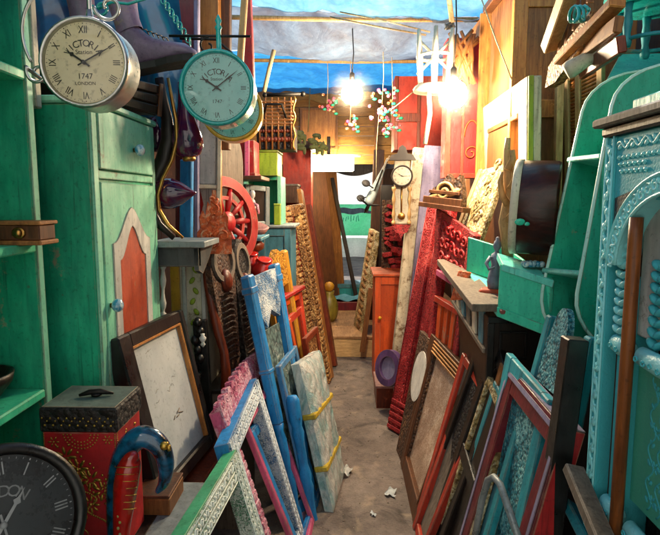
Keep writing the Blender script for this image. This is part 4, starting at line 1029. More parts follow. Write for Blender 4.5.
# stiles
st = MB(q).box(0, .042, 0, H, -.1, 0, .004).build('stile', M['r_turq'], t)
MB(q).vine(.021, .03, H-.02, .010, .002, .0042, .075, .014).tube([(.003, .0, .002), (.003, H, .002)], .003, 6).tube([(.039, .0, .002), (.039, H, .002)], .003, 6).build('vine_carving', M['r_bright'], st)
MB(q).box(W+.001, W+.043, 0, H, -.1, 0, .004).build('stile', M['r_turq'], t)
MB(q).box(.042, .078, 0, H*.86, -.1, -.035, .003).build('recess_post', M['brown'], t)
jb = MB(q).box(.078, .128, 0, H*.8, -.1, -.02, .004).build('jamb', M['r_turq'], t)
m = MB(q).vine(.119, .03, .82, .009, -.018, .004, .07, .013).vine(.119, .86, H*.8, .009, -.018, .004, .07, .013).vine(.092, .03, .8, .008, -.018, .0035, .06, .011)
v = 1.275
while v < 1.5:
    for sg in (-1, 1): m.ell((.096+sg*.011, v, -.014), (.017, .008, .012), 8, rot=sg*.6)
    v += .0235
m.build('leaf_carving', M['r_bright'], jb)
# frieze
fz = MB(q).box(.042, W, 1.60, H, -.06, -.004, .004).build('frieze', M['r_turq'], t)
m = MB(q).vine(1.735, .05, W, .009, -.002, .0035, .06, .012, True)
for i in range(9):
    for k in range(3):
        u, v = .065+.022*i+.008*k, 1.705-.017*k
        if i > 5 and k > 0: continue
        m.ell((u, v, -.001), (.009, .004, .004), 6, rot=.5-.3*k).tube([(u+x*.5, y*.5+v, -.002) for x, y in spiral(0, -.006, .012, .003, 0, 6, 10)], .0022, 5)
for i in range(14): m.tube([(.30+.03*i+x, 1.69+y, -.002) for x, y in spiral(0, 0, .014, .003, 0, 8, 14)], .003, 5)
m.build('frieze_carving', M['r_bright'], fz)
# arch
AC = .33; AW = .275; AS = 1.44; AH = .225
inner = arc_pts(AC, AS, AW-.05, AH-.045, PI, 0, 28); outer = arc_pts(AC, AS, AW, AH, PI, 0, 28)
ar = MB(q).band(inner, outer, -.05, .010).build('arch', M['r_bright'], t)
sp = [(.055, AS), (.055, 1.605)]+[(AC, 1.605)]; top = arc_pts(AC, AS, AW, AH, PI, PI/2, 14)
MB(q).prism([(.055, 1.605)]+top, -.05, -.002).build('spandrel', M['r_turq'], ar)
m = MB(q)
for i in range(26):
    a = PI-PI*(i+.5)/26; c = (AC+(AW-.026)*math.cos(a), AS+(AH-.024)*math.sin(a))
    m.tube([(c[0]+x, c[1]+y, .010) for x, y in spiral(0, 0, .015, .004, a, a+7*(-1)**i, 12)], .0035, 5).ell((c[0]+.018*math.cos(a+1.2), c[1]+.018*math.sin(a+1.2), .010), (.009, .005, .005), 6, rot=a)
for rr_ in (AW-.003, AW-.047): m.tube([(AC+rr_*math.cos(PI-PI*i/28), AS+(rr_-(AW-AH))*math.sin(PI-PI*i/28), .011) for i in range(29)], .0045, 6)
m.build('arch_carving', M['r_bright'], ar)
# columns
for u in (.168, .40, .60):
    MB(q).lathe([(.0155, 0), (.0155, 1.5), (.0155, 1.56)], (u, 0, .0), (0, 1, 0), 16).build('column', M['c_col'] if 'c_col' in M else M['honey'], t)
# pane painted white for mirrored daylight, lattice and lower panels
MB(q).box(.128, W, 1.27, 1.66, -.05, -.04).build('pane', M['white'], t)
for u0 in (.225, .285, .46, .53):
    m = MB(q); v = 1.27
    while v < 1.46-.0*u0:
        for sg in (-1, 1): m.ell((u0+sg*.013, v, -.034), (.02, .009, .014), 8, rot=sg*.6)
        v += .026
    m.build('leaf_lattice', M['r_turq'], t)
for i, v in enumerate((1.235, .80)):
    rl = None
    for ua, ub in ((.066, .15), (.19, .378), (.422, .578), (.622, W)):
        r_ = MB(q).tube([(ua, v, -.02), (ua+.006, v, -.02), ((ua+ub)/2, v, -.016), (ub-.006, v, -.02), (ub, v, -.02)], [.018, .023, .025, .023, .018], 14, flat=.8).build('rail', M['r_bright'], t); rl = rl or r_
        m = MB(q)
        for k in range(max(2, int((ub-ua)/.03))): m.tube([(ua+.02+.03*k+x, v-.004+y, .003) for x, y in spiral(0, 0, .009, .003, 0, 6*(-1)**k, 9)], .0022, 5)
        m.build('rail_carving', M['r_turq'], r_)
for v0, v1 in ((.84, 1.205), (.05, .77)):
    pn = MB(q).box(.128, W, v0, v1, -.07, -.05).build('lower_panel', M['r_green'], t)
    m = MB(q); rn = random.Random(int(v0*100))
    for u0 in (.21, .25, .30, .345, .44, .5):
        m.vine(u0, v0+.02, v1-.02, .014, -.050, .0024, .085, .010)
        v = v0+.05
        while v < v1-.03:
            for k in range(6): a = 2*PI*k/6; m.ell((u0+.02+.010*math.cos(a), v+.010*math.sin(a), -.05), (.007, .0028, .003), 6, rot=a)
            v += .085
    m.build('flower_carving', M['r_green2'] if 'r_green2' in M else M['r_turq'], pn)
# things on top of the cornice
t = thing('wooden_tray', 'pale aqua shallow box lying on top of the carved cabinet', 'box', V(.80, 1.3, 1.808))
bx(.70, .98, 1.02, 1.40, 1.809, 1.842).build('body', M['aqua'], t); bx(.72, .98, .8, 1.16, 1.843, 1.873).build('upper_tray', M['aqua'], t)

# tall teal corner shelf
pts = (P(530, 345, 2.2), P(568, 352, 1.88), P(622, 58, 1.98), P(592, 68, 2.34))
q = Quad(*pts); W, H = q.W, q.H
t = thing('corner_shelf', 'tall deep teal shelf with curved side panels behind the carved cabinet', 'shelf', q.base())
D_ = .30
side = [(-D_, .05), (-D_*.8, .02)]+[(-D_*.8*math.cos(a), .02+H*.17*(1-math.cos(a))*0+H*.17*math.sin(a)) for a in [PI/2*i/8 for i in range(1, 9)]]
side = [(-D_, 0)]+[(-D_+D_*math.sin(PI/2*i/8), H*.20*(1-math.cos(PI/2*i/8))) for i in range(9)]+[(0, H*.84)]+[(-D_*(1-math.cos(PI/2*i/8)), H*.84+H*.19*math.sin(PI/2*i/8)) for i in range(1, 9)]
for u in (0, W-.016):
    sd = MB(q).prism([(a, b) for a, b in side], u, u+.016, 'wvu').build('side_panel', M['teal_dark'], t)
    ed = side[2:-1]
    m = MB(q); m.tube([(u+.008, b, a+.001) for a, b in ed], .008, 6); m.build('edge_highlight', M['edge_light'], sd)  # pale strip paints the highlight along the panel edge
MB(q).box(0, W, .06, H*.98, -D_-.012, -D_).build('back_panel', M['teal_dark'], t)
for v, e in ((H*.26, .01), (H*.66, 0.01)): MB(q).box(-.03, W-.017, v, v+.02, -D_, e, .004).build('shelf_board', M['aqua'], t)
# teal balustrade top right
t = thing('round_stool', 'turquoise round topped stool with turned legs at the top right corner', 'stool', P(655, 50, 2.3))
o = P(655, 50, 2.3); sS = 1.0
MB().lathe([(a_*sS, b_*sS) for a_, b_ in [(.17, .165), (.19, .18), (.195, .21), (.185, .235), (.1, .25)]], o, (0, 0, 1), 28).build('seat', M['turqmetal'], t)
for k in range(6):
    a = 2*PI*k/6+.3; p = o+V(.14*math.cos(a), .14*math.sin(a), .0)*sS; m = MB(); m.lathe([(a_*sS, b_*sS) for a_, b_ in [(.016, 0), (.02, .02), (.013, .05), (.019, .09), (.014, .13), (.018, .17)]], p, (0, 0, 1), 10); m.build('leg', M['turq'], t)
MB().tube([o+V(.14*math.cos(2*PI*i/24), .14*math.sin(2*PI*i/24), .03)*sS for i in range(24)], .008, 6, True).build('ring_stretcher', M['turq'], t)
q = Quad(P(603, 86, 2.42), P(720, 80, 2.2), P(720, 52, 2.75), P(620, 54, 2.8))
t = thing('loose_board', 'dark green board under the turquoise round stool', 'board', q.base()); MB(q).box(0, q.W, 0, q.H, -.03, 0).build('board', M['teal_dark'], t)

# slim teal wall shelf with box ends
F0 = P(466, 271, 2.9); N0 = P(497, 311, 2.36); NB = P(548, 331, 2.2); FB = F0+(NB-N0)
t = thing('wall_shelf', 'small turquoise open box shelf holding a figurine and glass beads', 'shelf', (F0+N0)/2)
up = V(.02, 0, 1)
def slab(a, b, c, d, th, mat, nm, par, e=.003):
    """board: quad corners a,b,c,d thickened along its normal"""
    qq = Quad(a, b, c, d); return MB(qq).box(0, qq.W, 0, qq.H, -th, 0, e).build(nm, mat, par)
hh = .205
slab(F0, N0, NB, FB, .022, M['aqua'], 'bottom_board', t)
slab(N0+V(0, .0, 0), NB, NB+up*hh, N0+up*hh, .016, M['teal'], 'end_panel', t)
slab(F0, FB, FB+up*.18, F0+up*.18, .016, M['teal'], 'end_panel', t)
slab(FB, NB, NB+up*hh, FB+up*.18, .012, M['teal'], 'back_panel', t)
e1 = N0+up*(hh+.004)+(NB-N0)*.05; e2 = NB+up*(hh+.004)
slab(e1-V(0, .01, 0), e2+(NB-N0)*.04-V(0, .01, 0), e2+(NB-N0)*.04+V(.03, .19, .03), e1+V(.03, .19, .03), .03, M['aqua'], 'top_board', t)
slab(N0+V(-.004, -.008, -.022), NB+V(0, -.008, -.022), NB+V(0, -.008, .02), N0+V(-.004, -.008, .02), .006, M['teal'], 'front_lip', t)
# figurine + beads
fo = F0.lerp(N0, .55)+(NB-N0)*.28+V(0, 0, .003)
t = thing('figurine', 'small blue grey robed figurine with a pink base on the turquoise box shelf', 'figurine', fo)
MB().lathe([(.045, 0), (.052, .015), (.044, .03)], fo, (0, 0, 1), 14, sq=(1.4, .7)).build('base', M['orange_panel'], t)
m = MB().lathe([(.03, .03), (.036, .06), (.03, .1), (.02, .14), (.027, .165), (.024, .19), (.010, .2), (.009, .208), (.017, .22), (.019, .235), (.014, .25), (.009, .256), (.009, .266), (.004, .272)], fo, (.05, .05, 1), 14)
for sg in (-1, 1): m.tube([fo+V(sg*.022, -.005, .18), fo+V(sg*.042, -.012, .15), fo+V(sg*.035, -.035, .125), fo+V(sg*.01, -.04, .135)], [.009, .009, .007, .006], 8)
m.build('body', paint('blue_grey_stone', '#8a96ac', '#5f6a84', '#c9b0ae', .3, .5, streak=(4, 4, 4)), t)
rn = random.Random(4)
fo2 = F0.lerp(N0, .78)+(NB-N0)*.35
t = thing('carved_plaque', 'faded pink carved plaque lying flat in the turquoise box shelf', 'plaque', fo2)
MB().bar(fo2-(N0-F0).normalized()*.2+V(0, 0, .014), fo2+(N0-F0).normalized()*.1+V(0, 0, .014), .10, .018, (0, 0, 1)).build('board', paint('faded_pink', '#b86a60', '#8f4844', '#d8a298', .3, .6), t)
b0 = e1.lerp(e2, .62)+V(.01, .05, .02); proto = None
for i in range(9):
    p = b0+V(.016*(i % 5)-.02+.004*rn.random(), .03*(i//5)+.01*rn.random(), .012)
    if proto is None: proto = solo('glass_bead', 'blue glass beads lying in a row on the turquoise box shelf', 'bead', MB().ell(p, .014, 10), M['glassblue'], p, 'glass beads on the turquoise shelf')
    else:
        c = proto.copy(); C.objects.link(c); c.location = p

# giltwood: white lit frame, gilt board, driftwood, brown drum, antique cupboard
X9 = .9
pts = (P(486, 225, 3.62), P(526, 232, 2.72), P(527, 76, 2.72), P(482, 108, 3.62))
t, q = frame('picture', 'large cream white frame with a pale orange panel, brightly lit beside the right bulb', 'frame', pts, .14, .07, M['cream'], M['pine'], rail=.15, pw=-.04)
MB(q).box(.14, q.W-.14, q.H-.175, q.H-.15, -.03, .006).build('slip', M['oak'], t)
MB(q).box(q.W, q.W+.012, 0, q.H, -.03, -.005).build('side_board', M['lime'], t)
pts = (P(446, 257, 3.35), P(472, 260, 2.95), P(506, 163, 2.98), P(480, 170, 3.4))
q = Quad(*pts); W, H = q.W, q.H
t = thing('gilt_panel', 'pale gilt carved board leaning in front of the cream white frame', 'panel', q.base())
MB(q).box(0, W, 0, H, -.03, 0, .006).build('board', M['c_gilt'], t)
m = MB(q).box(0, W, -.002, .05, 0, .012, .006).box(0, .05, .05, H, 0, .010).build('border', M['pine'], t)
m = MB(q).vine(W*.6, .08, H-.03, .05, .002, .013, .2, .04)
for i in range(7): m.tube([(W*.6+.05*(-1)**i+x, .1+.075*i+y, .004) for x, y in spiral(0, 0, .04, .01, 0, 7*(-1)**i, 14)], .009, 6)
m.build('leaf_carving', M['c_gilt'], t)
# driftwood antler ornament
m = MB(); tr_ = [(508, 262), (507, 240), (505, 222), (508, 205), (510, 190), (508, 170), (507, 150), (508, 138)]
m.tube([P(x, y, 2.55) for x, y in tr_], [.026, .028, .03, .028, .03, .022, .016, .012], 10)
for a in ([(508, 205), (502, 195), (500, 182), (502, 172)], [(510, 190), (515, 178), (514, 165)], [(505, 222), (513, 212), (516, 200)], [(508, 170), (513, 160), (512, 150)]): m.tube([P(x, y, 2.53) for x, y in a], [.018, .015, .012, .007], 8)
solo('driftwood_stem', 'pale twisted driftwood stem standing beside the brown drum', 'driftwood', m, M['pine'], P(508, 262, 2.55))
# brown round-topped drum case
o = P(516, 207, 2.42); o2 = P(558, 209, 2.36)
t = thing('drum', 'dark brown round wooden drum with a rim painted pale as if lit standing on the turquoise box shelf', 'drum', o-V(0, 0, .2))
axd = (o2-o).normalized(); L = (o2-o).length; rd = .20
MB().lathe([(rd*.97, 0), (rd, .012), (rd, L-.012), (rd*.97, L)], o, axd, 40).build('shell', M['darkmahog'], t)
MB().lathe([(rd*.985, -.012), (rd*1.02, -.008), (rd*1.02, .02), (rd*1.004, .02)], o, axd, 40, caps=False).lathe([(rd*.985, -.012), (rd*.93, -.006), (rd*.9, -.004)], o, axd, 40, caps=False).build('rim', M['cream'], t)  # cream colour stands in for the light along the rim
MB().lathe([(rd*.93, -.002), (rd*.93, -.001)], o, axd, 40).build('drum_head', M['pine'], t)
solo('wooden_leaf', 'tiny teal carved leaf stuck on the brown drum', 'ornament', MB().ell(P(520, 222, 2.2), (.022, .006, .014), 8).ell(P(527, 224, 2.2), (.012, .005, .008), 8), M['teal'], P(522, 222, 2.3))
# tall brown cupboard behind
t = thing('cupboard', 'tall brown wooden cupboard with framed door near the top right', 'cupboard', V(1.2, 3.3, 0))
A = P(508, 200, 2.95); B = P(557, 200, 2.95)
bx(A.x+.02, 1.5, 3.0, 3.5, 0, 2.72).build('body', M['oak'], t)
q = Quad(V(A.x, 2.99, .9), V(B.x+.12, 2.99, .9), V(B.x+.12, 2.99, 2.72), V(A.x, 2.99, 2.72)); W, H = q.W, q.H
dd = MB(q).box(0, .075, 0, H, -.02, .012).box(W-.075, W, 0, H, -.02, .012).box(.075, W-.075, H-.14, H, -.02, .01).box(.075, W-.075, H*.62, H*.67, -.02, .01).box(.075, W-.075, H*.36, H*.40, -.02, .01).build('door_frame', M['honey'], t)
MB(q).box(.075, W-.075, H*.67, H-.14, -.018, .0).build('upper_panel', M['oak'], t)
MB(q).box(.075, W-.075, H*.40, H*.62, -.018, -.012).build('dark_recess', M['ebony'], t)
MB().box(A.x-.03, 1.53, 2.94, 3.52, 2.72, 2.76).build('cornice', M['brown'], t)
A = P(484, 130, 3.5); t = thing('cupboard', 'second brown cupboard further back, left of the framed door cupboard', 'cupboard', V(1.1, 3.9, 0))
bx(A.x, 1.4, 3.62, 4.1, 0, 2.75).build('body', M['honey'], t)
bx(A.x-.02, A.x+.06, 3.60, 3.62, 0, 2.75).build('stile', M['honey'], t); bx(A.x+.06, 1.4, 3.605, 3.62, 2.5, 2.75).build('rail', M['oak'], t)
# carved arched roof boards top right
m = MB(); pa = arc_pts(0, 0, 1, 1, 0, 1, 1)
q = Quad(P(545, 88, 2.5), P(590, 62, 2.1), P(590, -20, 2.1), P(562, -20, 2.5)); W, H = q.W, q.H
t = thing('openwork_screen', 'honey coloured carved openwork panel leaning at the top right', 'panel', q.base())
MB(q).prism([(0, 0), (W*.25, 0), (W, H*.35), (W, H*.62), (W*.2, H*.30), (.0, H*.2)], -.04, 0).build('scroll_board', M['c_orange2'] if 'c_orange2' in M else M['c_gold'], t)
m = MB(q)
for i in range(5): m.box(W*(.12+.17*i), W*(.12+.17*i)+.025, H*(.22+.13*i), H, -.035, -.01)
m.build('bars', M['oak'], t)
for i, (a, b, mm) in enumerate((((560, 62), (618, 2), 'honey'), ((572, 60), (619, 24), 'oak'), ((582, 72), (622, 44), 'rwood'))):
    board('wooden_bar', ('long honey coloured slanting bar at the top right', 'second slanting bar, orange brown, just below the long honey bar', 'red brown slanting bar, lowest of the three at the top right')[i], 'bar', P(a[0], a[1], 2.35), P(b[0], b[1], 1.9), .055, .03, M[mm])
board('wooden_pole', 'pale thick round pole end poking out at the top right', 'pole', P(549, 48, 2.5), P(570, -10, 2.2), .06, .05, M['pine'])
t = thing('window_blind', 'bamboo slat blind in a cream frame at the upper right', 'blind', P(584, 190, 2.8))
q = Quad(P(566, 190, 2.92), P(602, 190, 2.72), P(604, 55, 2.72), P(564, 78, 2.92)); W, H = q.W, q.H
m = MB(q)
for i in range(34): m.tube([(.03, H*(i+.5)/34, -.012), (W-.03, H*(i+.5)/34, -.012)], .0075, 6)
m.build('slats', M['honey'], t)
for u in (0, W-.035, W*.3): MB(q).box(u, u+.03, 0, H, -.02, .008).build('stile', M['pine'], t)
MB(q).box(.03, W-.035, H-.03, H, -.02, .006).build('rail', M['pine'], t)
board('wooden_post', 'rough pale orange post standing left of the bamboo blind', 'post', P(557, 205, 2.85), P(560, 60, 2.88), .035, .04, M['pine'])
m = MB().lathe([(.03, 0), (.034, .02), (.028, .07), (.03, .12), (.02, .16)], P(566, 72, 2.2), (.8, -.3, .5), 12)
solo('rolled_cloth', 'small pale rolled bundle resting on the blind frame', 'bundle', m, M['cream'], P(566, 72, 2.2))
m = MB(); 
for k in range(3): m.tube([P(574+5*k+5*math.sin(.5*i+k), 14+8*math.cos(.55*i+k), 2.05+.01*i) for i in range(13)], .006, 6)
solo('cloth_bundle', 'tangled turquoise cord bundle above the slanting bars', 'cord', m, M['turqmetal'], P(578, 20, 2.1))

# grey counter plank and dark carved cabinet below the turquoise box shelf
a, b_ = P(449, 262, 3.25), P(488, 308, 2.36)
t = thing('dark_cabinet', 'nearly black carved cabinet under the turquoise box shelf', 'cabinet', V(.78, 2.5, 0))
A = P(487, 330, 2.38); B = P(548, 330, 2.38); zt = P(500, 314, 2.38).z
bx(A.x, B.x+.25, 2.38, 3.1, 0, zt-.01).build('body', M['ebony'], t)
q = Quad(V(A.x, 2.378, 0), V(B.x, 2.378, 0), V(B.x, 2.378, zt), V(A.x, 2.378, zt)); W, H = q.W, q.H
m = MB(q).box(0, W, H-.04, H-.012, 0, .012).box(W*.2, W*.66, H-.20, H-.19, 0, .008).box(W*.2, W*.66, H-.085, H-.075, 0, .008).box(W*.2, W*.24, H-.19, H-.085, 0, .008).box(W*.62, W*.66, H-.19, H-.085, 0, .008).box(0, .03, 0, H-.04, 0, .01).box(W-.03, W, 0, H-.04, 0, .01)
m.build('face_moulding', M['black'], t)
m = MB(q)
for i in range(5): m.tube([(W*.3+.03*i+x, H-.25-.012*i+y, .002) for x, y in spiral(0, 0, .02, .004, i, i+7, 12)], .004, 6)
m.vine(W*.18, H-.6, H-.24, .02, .002, .005, .12, .02); m.build('scroll_carving', M['c_dark'], t)
t = thing('counter_board', 'grey weathered plank sloping under the turquoise box shelf', 'plank', a)
MB().bar(a, b_, .14, .035, (.0, 0, 1)).build('plank', M['grwood'], t)
q = Quad(P(452, 300, 3.05), P(484, 350, 2.40), b_+V(.0, .03, -.02), a+V(0, .02, -.02)); W, H = q.W, q.H
t = thing('louvre_panel', 'grey slatted panel with blue paint hanging below the sloping grey plank', 'panel', q.base())
for i in range(6): MB(q).box(W*i/6+.01, W*(i+.6)/6, .01, H-.005, -.015, 0).build('slat', M[('grwood', 'cream', 'blue_dusty')[i % 3]], t)
MB(q).box(0, W, -.02, .01, -.02, .006).build('rail', M['grwood'], t)

# ------------------------------------------------ frames leaning on the right floor
# turquoise carved chair back
pts = (V(.50, 2.06, 0), V(.555, 1.62, 0), P(590, 338, 1.66), P(546, 314, 2.05))
q = Quad(*pts); W, H = q.W, q.H
t = thing('chair', 'turquoise carved panel with lattice and rounded crest, behind the maroon frame', 'panel', q.base())
for u in (0, W-.05): MB(q).box(u, u+.05, 0, H, -.04, 0, .006).build('stile', M['turq'], t)
for f_ in (.1, .48, .74): MB(q).box(.05, W-.05, H*f_, H*f_+.05, -.035, -.003, .005).build('rail', M['turq'], t)
crestp = [(.055, H*.80)]+[(.055, H*.93)]+arc_pts(W*.36, H*.95, W*.18, .11, PI, 0, 12)+[(W*.62, H*.93), (W-.055, H*.95), (W-.055, H*.80)]
MB(q).prism(crestp, -.03, -.006).build('crest', M['c_turq'], t)
MB(q).box(.05, W-.05, H*.1+.05, H*.48, -.03, -.012).box(.05, W-.05, H*.48+.05, H*.74, -.03, -.012).build('panel', M['c_turq'], t)
m = MB(q)
for k in range(3): m.vine(.10+.10*k, H*.54, H*.73, .02, -.010, .006, .09, .016).vine(.10+.10*k, H*.15, H*.47, .02, -.010, .006, .09, .016)
m.build('lattice_carving', M['c_turq'], t)
board('wooden_post', 'black post with a grey blue top leaning between the turquoise panel and the carved cabinet', 'post', V(.57, 1.56, 0), P(575, 338, 1.58), .06, .06, M['black'])
# maroon frame
pts = (V(.40, 2.08, 0), V(.41, 1.53, 0), P(563, 428, 1.55), P(508, 364, 2.1))
t, q = frame('mirror', 'large maroon frame with a dusty lavender edge, nearest on the right', 'frame', pts, .085, .07, M['darkred'], None, group=None)  # bare frame that holds no mirror glass
W, H = q.W, q.H
MB(q).box(0, W, H, H+.004, -.068, -.002, .001).build('dusty_top', M['lav'], t)
for u0, u1 in ((-.004, 0), (W, W+.004)): MB(q).box(u0, u1, 0, H, -.066, -.004, .001).build('red_side', M['red'], t)
MB(q).box(.012, .030, .02, H-.02, 0, .003, .001).box(W-.03, W-.012, .02, H-.02, 0, .003, .001).box(.03, W-.03, H-.035, H-.015, 0, .003, .001).build('dusty_edge', M['lav'], t)
# small framed pictures / panels standing behind it
def lean(name, label, cat, pts, bar, th, mf, mp, **k): return frame(name, label, cat, pts, bar, th, M[mf] if isinstance(mf, str) else mf, M[mp] if isinstance(mp, str) else mp, **k)
lean('picture', 'pale turquoise carved picture frame seen through the maroon frame', 'frame', (V(.47, 2.1, 0), V(.475, 1.66, 0), P(548, 400, 1.72), P(506, 352, 2.12)), .06, .03, 'turq', 'c_turq')
lean('picture', 'cream and brown patterned panel behind the maroon frame', 'frame', (V(.45, 2.3, 0), V(.46, 1.95, 0), P(522, 395, 1.98), P(500, 362, 2.3)), .05, .03, 'oak', 'c_gilt')
# steel tube
m = MB().tube([P(470, 560, 1.75), P(482, 500, 1.70), P(488, 480, 1.68), P(494, 477, 1.64), P(500, 484, 1.60), P(526, 560, 1.42)], .011, 12)
solo('metal_tube', 'bent grey steel tube in front of the maroon frame', 'tube', m, paint('grey_steel_tube', '#9aa4a6', '#788486', '#c8cccc', .3, .3, bump=.05, spec=.8), P(488, 480, 1.68))
# grey plank bottom right
board('plank', 'weathered grey plank leaning at the foot of the carved cabinet', 'plank', P(573, 468, 1.50), P(612, 560, 1.22), .055, .03, M['grwood'])
board('plank', 'bright turquoise batten behind the weathered grey plank', 'plank', P(570, 505, 1.58), P(604, 570, 1.32), .05, .03, M['turq'])
# the row of frames
lean('picture', 'thin teal frame with a gold line in the middle of the right hand row', 'frame', (V(.42, 2.3, 0), V(.42, 1.85, 0), P(517, 430, 1.92), P(494, 380, 2.3)), .045, .03, 'turq', 'blue_dusty')
lean('picture', 'slim olive gold frame beside the thin teal frame', 'frame', (V(.395, 2.35, 0), V(.40, 1.95, 0), P(504, 420, 2.02), P(487, 375, 2.38)), .03, .03, 'c_gilt', 'ebony')
lean('door_panel', 'tall black panelled board leaning in the right hand row of frames', 'panel', (V(.375, 2.42, 0), V(.38, 2.05, 0), P(512, 392, 2.1), P(494, 335, 2.48)), .06, .04, 'black', 'ebony', mids=(.5,))
lean('picture', 'dark brown frame between the black board and the red frame', 'frame', (V(.36, 2.62, 0), V(.365, 2.2, 0), P(497, 390, 2.3), P(478, 338, 2.65)), .045, .035, 'ebony', 'c_dark')
t, q = lean('picture', 'narrow red frame around a grey wooden panel, in the right hand row', 'frame', (F(413, 522), V(.335, 2.3, 0), P(487, 392, 2.42), P(462, 352, 2.78)), .04, .035, 'redorange', 'grwood')
pts = (F(400, 463), F(414, 530), P(470, 374, 2.66), P(431, 333, 3.32))
t, q = lean('picture', 'brown framed faded pink picture leaning at the front of the right hand row', 'picture', pts, .09, .05, 'brown', 'pinkpaper', rail=.09, inner=.012)
W, H = q.W, q.H
MB(q).box(W-.03, W+.004, .0, H, -.052, .006).build('red_edge', M['redorange'], t)
m = MB(q)
for i in range(4): m.box(.10, W-.10, H-.085+.02*i, H-.085+.02*i+.009, -.001, .008)
m.build('top_moulding', M['honey'], t)
# oval mirror frame behind it
q = Quad(F(396, 450), F(404, 470), P(436, 345, 3.2), P(420, 330, 3.5)); W, H = q.W, q.H
t = thing('mirror', 'oval white mirror in a carved wooden board behind the pink picture', 'mirror', q.base())
MB(q).box(0, W, 0, H, -.03, 0).build('board', M['c_brown'], t)
MB(q).prism(arc_pts(W*.5, H*.68, W*.38, H*.2, 0, 2*PI, 24)[:-1], -.001, .006).build('mirror_glass', M['white'], t)

# tall red carved door leaf and red carved chair
pts = (F(387, 428), F(413, 443), P(452, 208, 3.5), P(428, 203, 3.85)); q = Quad(*pts); W, H = q.W, q.H
t = thing('carved_door', 'tall red carved door frame leaning on the right beside the orange cabinet', 'door frame', q.base())
for a, b in ((0, W*.42), (W*.56, W)):
    s_ = MB(q).box(a, b, .0, H, -.05, 0, .006).build('stile', M['c_red'], t)
    m = MB(q).beads(((a+b)/2, .03), ((a+b)/2, H-.03), 90, .009, .005, 0).tube([(a+.006, .02, .001), (a+.006, H-.02, .001)], .004, 5).tube([(b-.006, .02, .001), (b-.006, H-.02, .001)], .004, 5)
    m.vine(a+(b-a)*.25, .03, H-.03, .012, .001, .004, .08, .012).vine(a+(b-a)*.75, .03, H-.03, .012, .001, .004, .08, .012).build('bead_carving', M['c_red'], s_)
for v in (.02, .09, .16, H-.09): MB(q).box(W*.42, W*.56, v, v+.05, -.045, -.006).build('rail', M['red'], t)
MB(q).box(W*.42, W*.56, .2, H-.09, -.05, -.035).build('panel', M['darkred'], t)
m = MB(q)
for i in range(5): m.box(.01, W-.01, .015+.045*i, .04+.045*i, 0, .014)
m.build('foot_moulding', M['c_red'], t)
pts = (P(424, 395, 3.35), P(448, 405, 2.95), P(474, 235, 2.95), P(436, 208, 3.4)); q = Quad(*pts); W, H = q.W, q.H
t = thing('carved_chair', 'red carved chair back with fretwork top and orange rails, below the gilt panel', 'chair', q.base())
for u in (0, W-.06): MB(q).box(u, u+.06, 0, H, -.05, 0, .006).build('post', M['c_red'], t)
m = MB(q).box(.06, W-.06, H*.72, H, -.03, -.012)
m.build('fret_panel', M['c_red'], t)
m = MB(q)
for i in range(5):
    for j in range(3): m.tube([(.1+(W-.2)*i/4+x, H*.77+H*.08*j+y, -.008) for x, y in spiral(0, 0, .035, .008, i, i+7*(-1)**(i+j), 12)], .009, 6)
m.build('fretwork', M['red'], t)
for f_ in (.52, .66): MB(q).box(.06, W-.06, H*f_, H*f_+.035, -.04, .0).build('rail', M['pink'] if f_ > .6 else M['redorange'], t)
for u in (.10, .2, .3): MB(q).box(u, u+.05, H*.1, H*.52, -.035, -.01).build('slat', M['orange'], t)
t = thing('carved_plaque', 'small coral carved plaque hooked on the red carved chair', 'plaque', P(458, 300, 2.85))
q = Quad(P(450, 300, 2.85), P(461, 300, 2.8), P(470, 272, 2.8), P(458, 270, 2.85)); MB(q).box(0, q.W, 0, q.H, -.02, 0, .006).build('board', M['c_orange'], t); m = MB(q); m.tube([(q.W/2+x, q.H/2+y, .001) for x, y in spiral(0, 0, .03, .006, 0, 8)], .006, 6); m.build('rosette', M['redorange'], t)
# ================================================================== FAR END AND SETTING
struct('ground', MB().box(-60, 60, -12, 80, -.2, 0, .001), M['concrete'])
# raised board floor in the far half of the alley
YS = F(350, 357).y; ZS = P(350, 336, YS).z
t = thing('wooden_step', 'pale worn wooden board forming the step across the alley', 'step', V(.05, YS, 0))
bx(-.9, 1.0, YS, YS+.03, 0, ZS-.034).build('riser', M['plankpale'], t)
t = thing('board_floor', 'raised floor of worn brown planks beyond the step', 'floor', V(.05, 7.2, 0))
n = 9
for i in range(n):
    y = YS+.0+i*.42; bx(-1.4, 1.5, y+.002 if i else y-.01, y+.415, ZS-.03-.001*(i % 2), ZS-.001*(i % 3), .004).build('floor_plank', M['plank'], t)

# side walls and rear wall of the stall
for x, sx, lab in ((-1.62, -1, 'dark plank wall behind the left hand wares'), (1.68, 1, 'dark plank wall behind the right hand wares')):
    t = thing('plank_wall', lab, 'wall', V(x, 4, 0))
    for i in range(20):
        y = -.9+i*.52; bx(min(x, x+.03*sx), max(x, x+.03*sx), y, y+.512, 0, 3.0, .004).build('wall_plank', M['brown'], t)
# gable of planks at the back
t = thing('plank_gable', 'brown plank wall above the far lamp with light falling on it', 'wall', V(0, 6.62, 0))
for i in range(11):
    z = 2.02+i*.11; bx(-1.5, 1.6, 6.6+.004*(i % 2), 6.64, z, z+.105, .004).build('wall_plank', M['honeydark'], t)
for x in (-.62, -.12, .36): bx(x-.02, x+.02, 6.565, 6.602, 2.0, 3.15).build('batten', M['oak'], t)
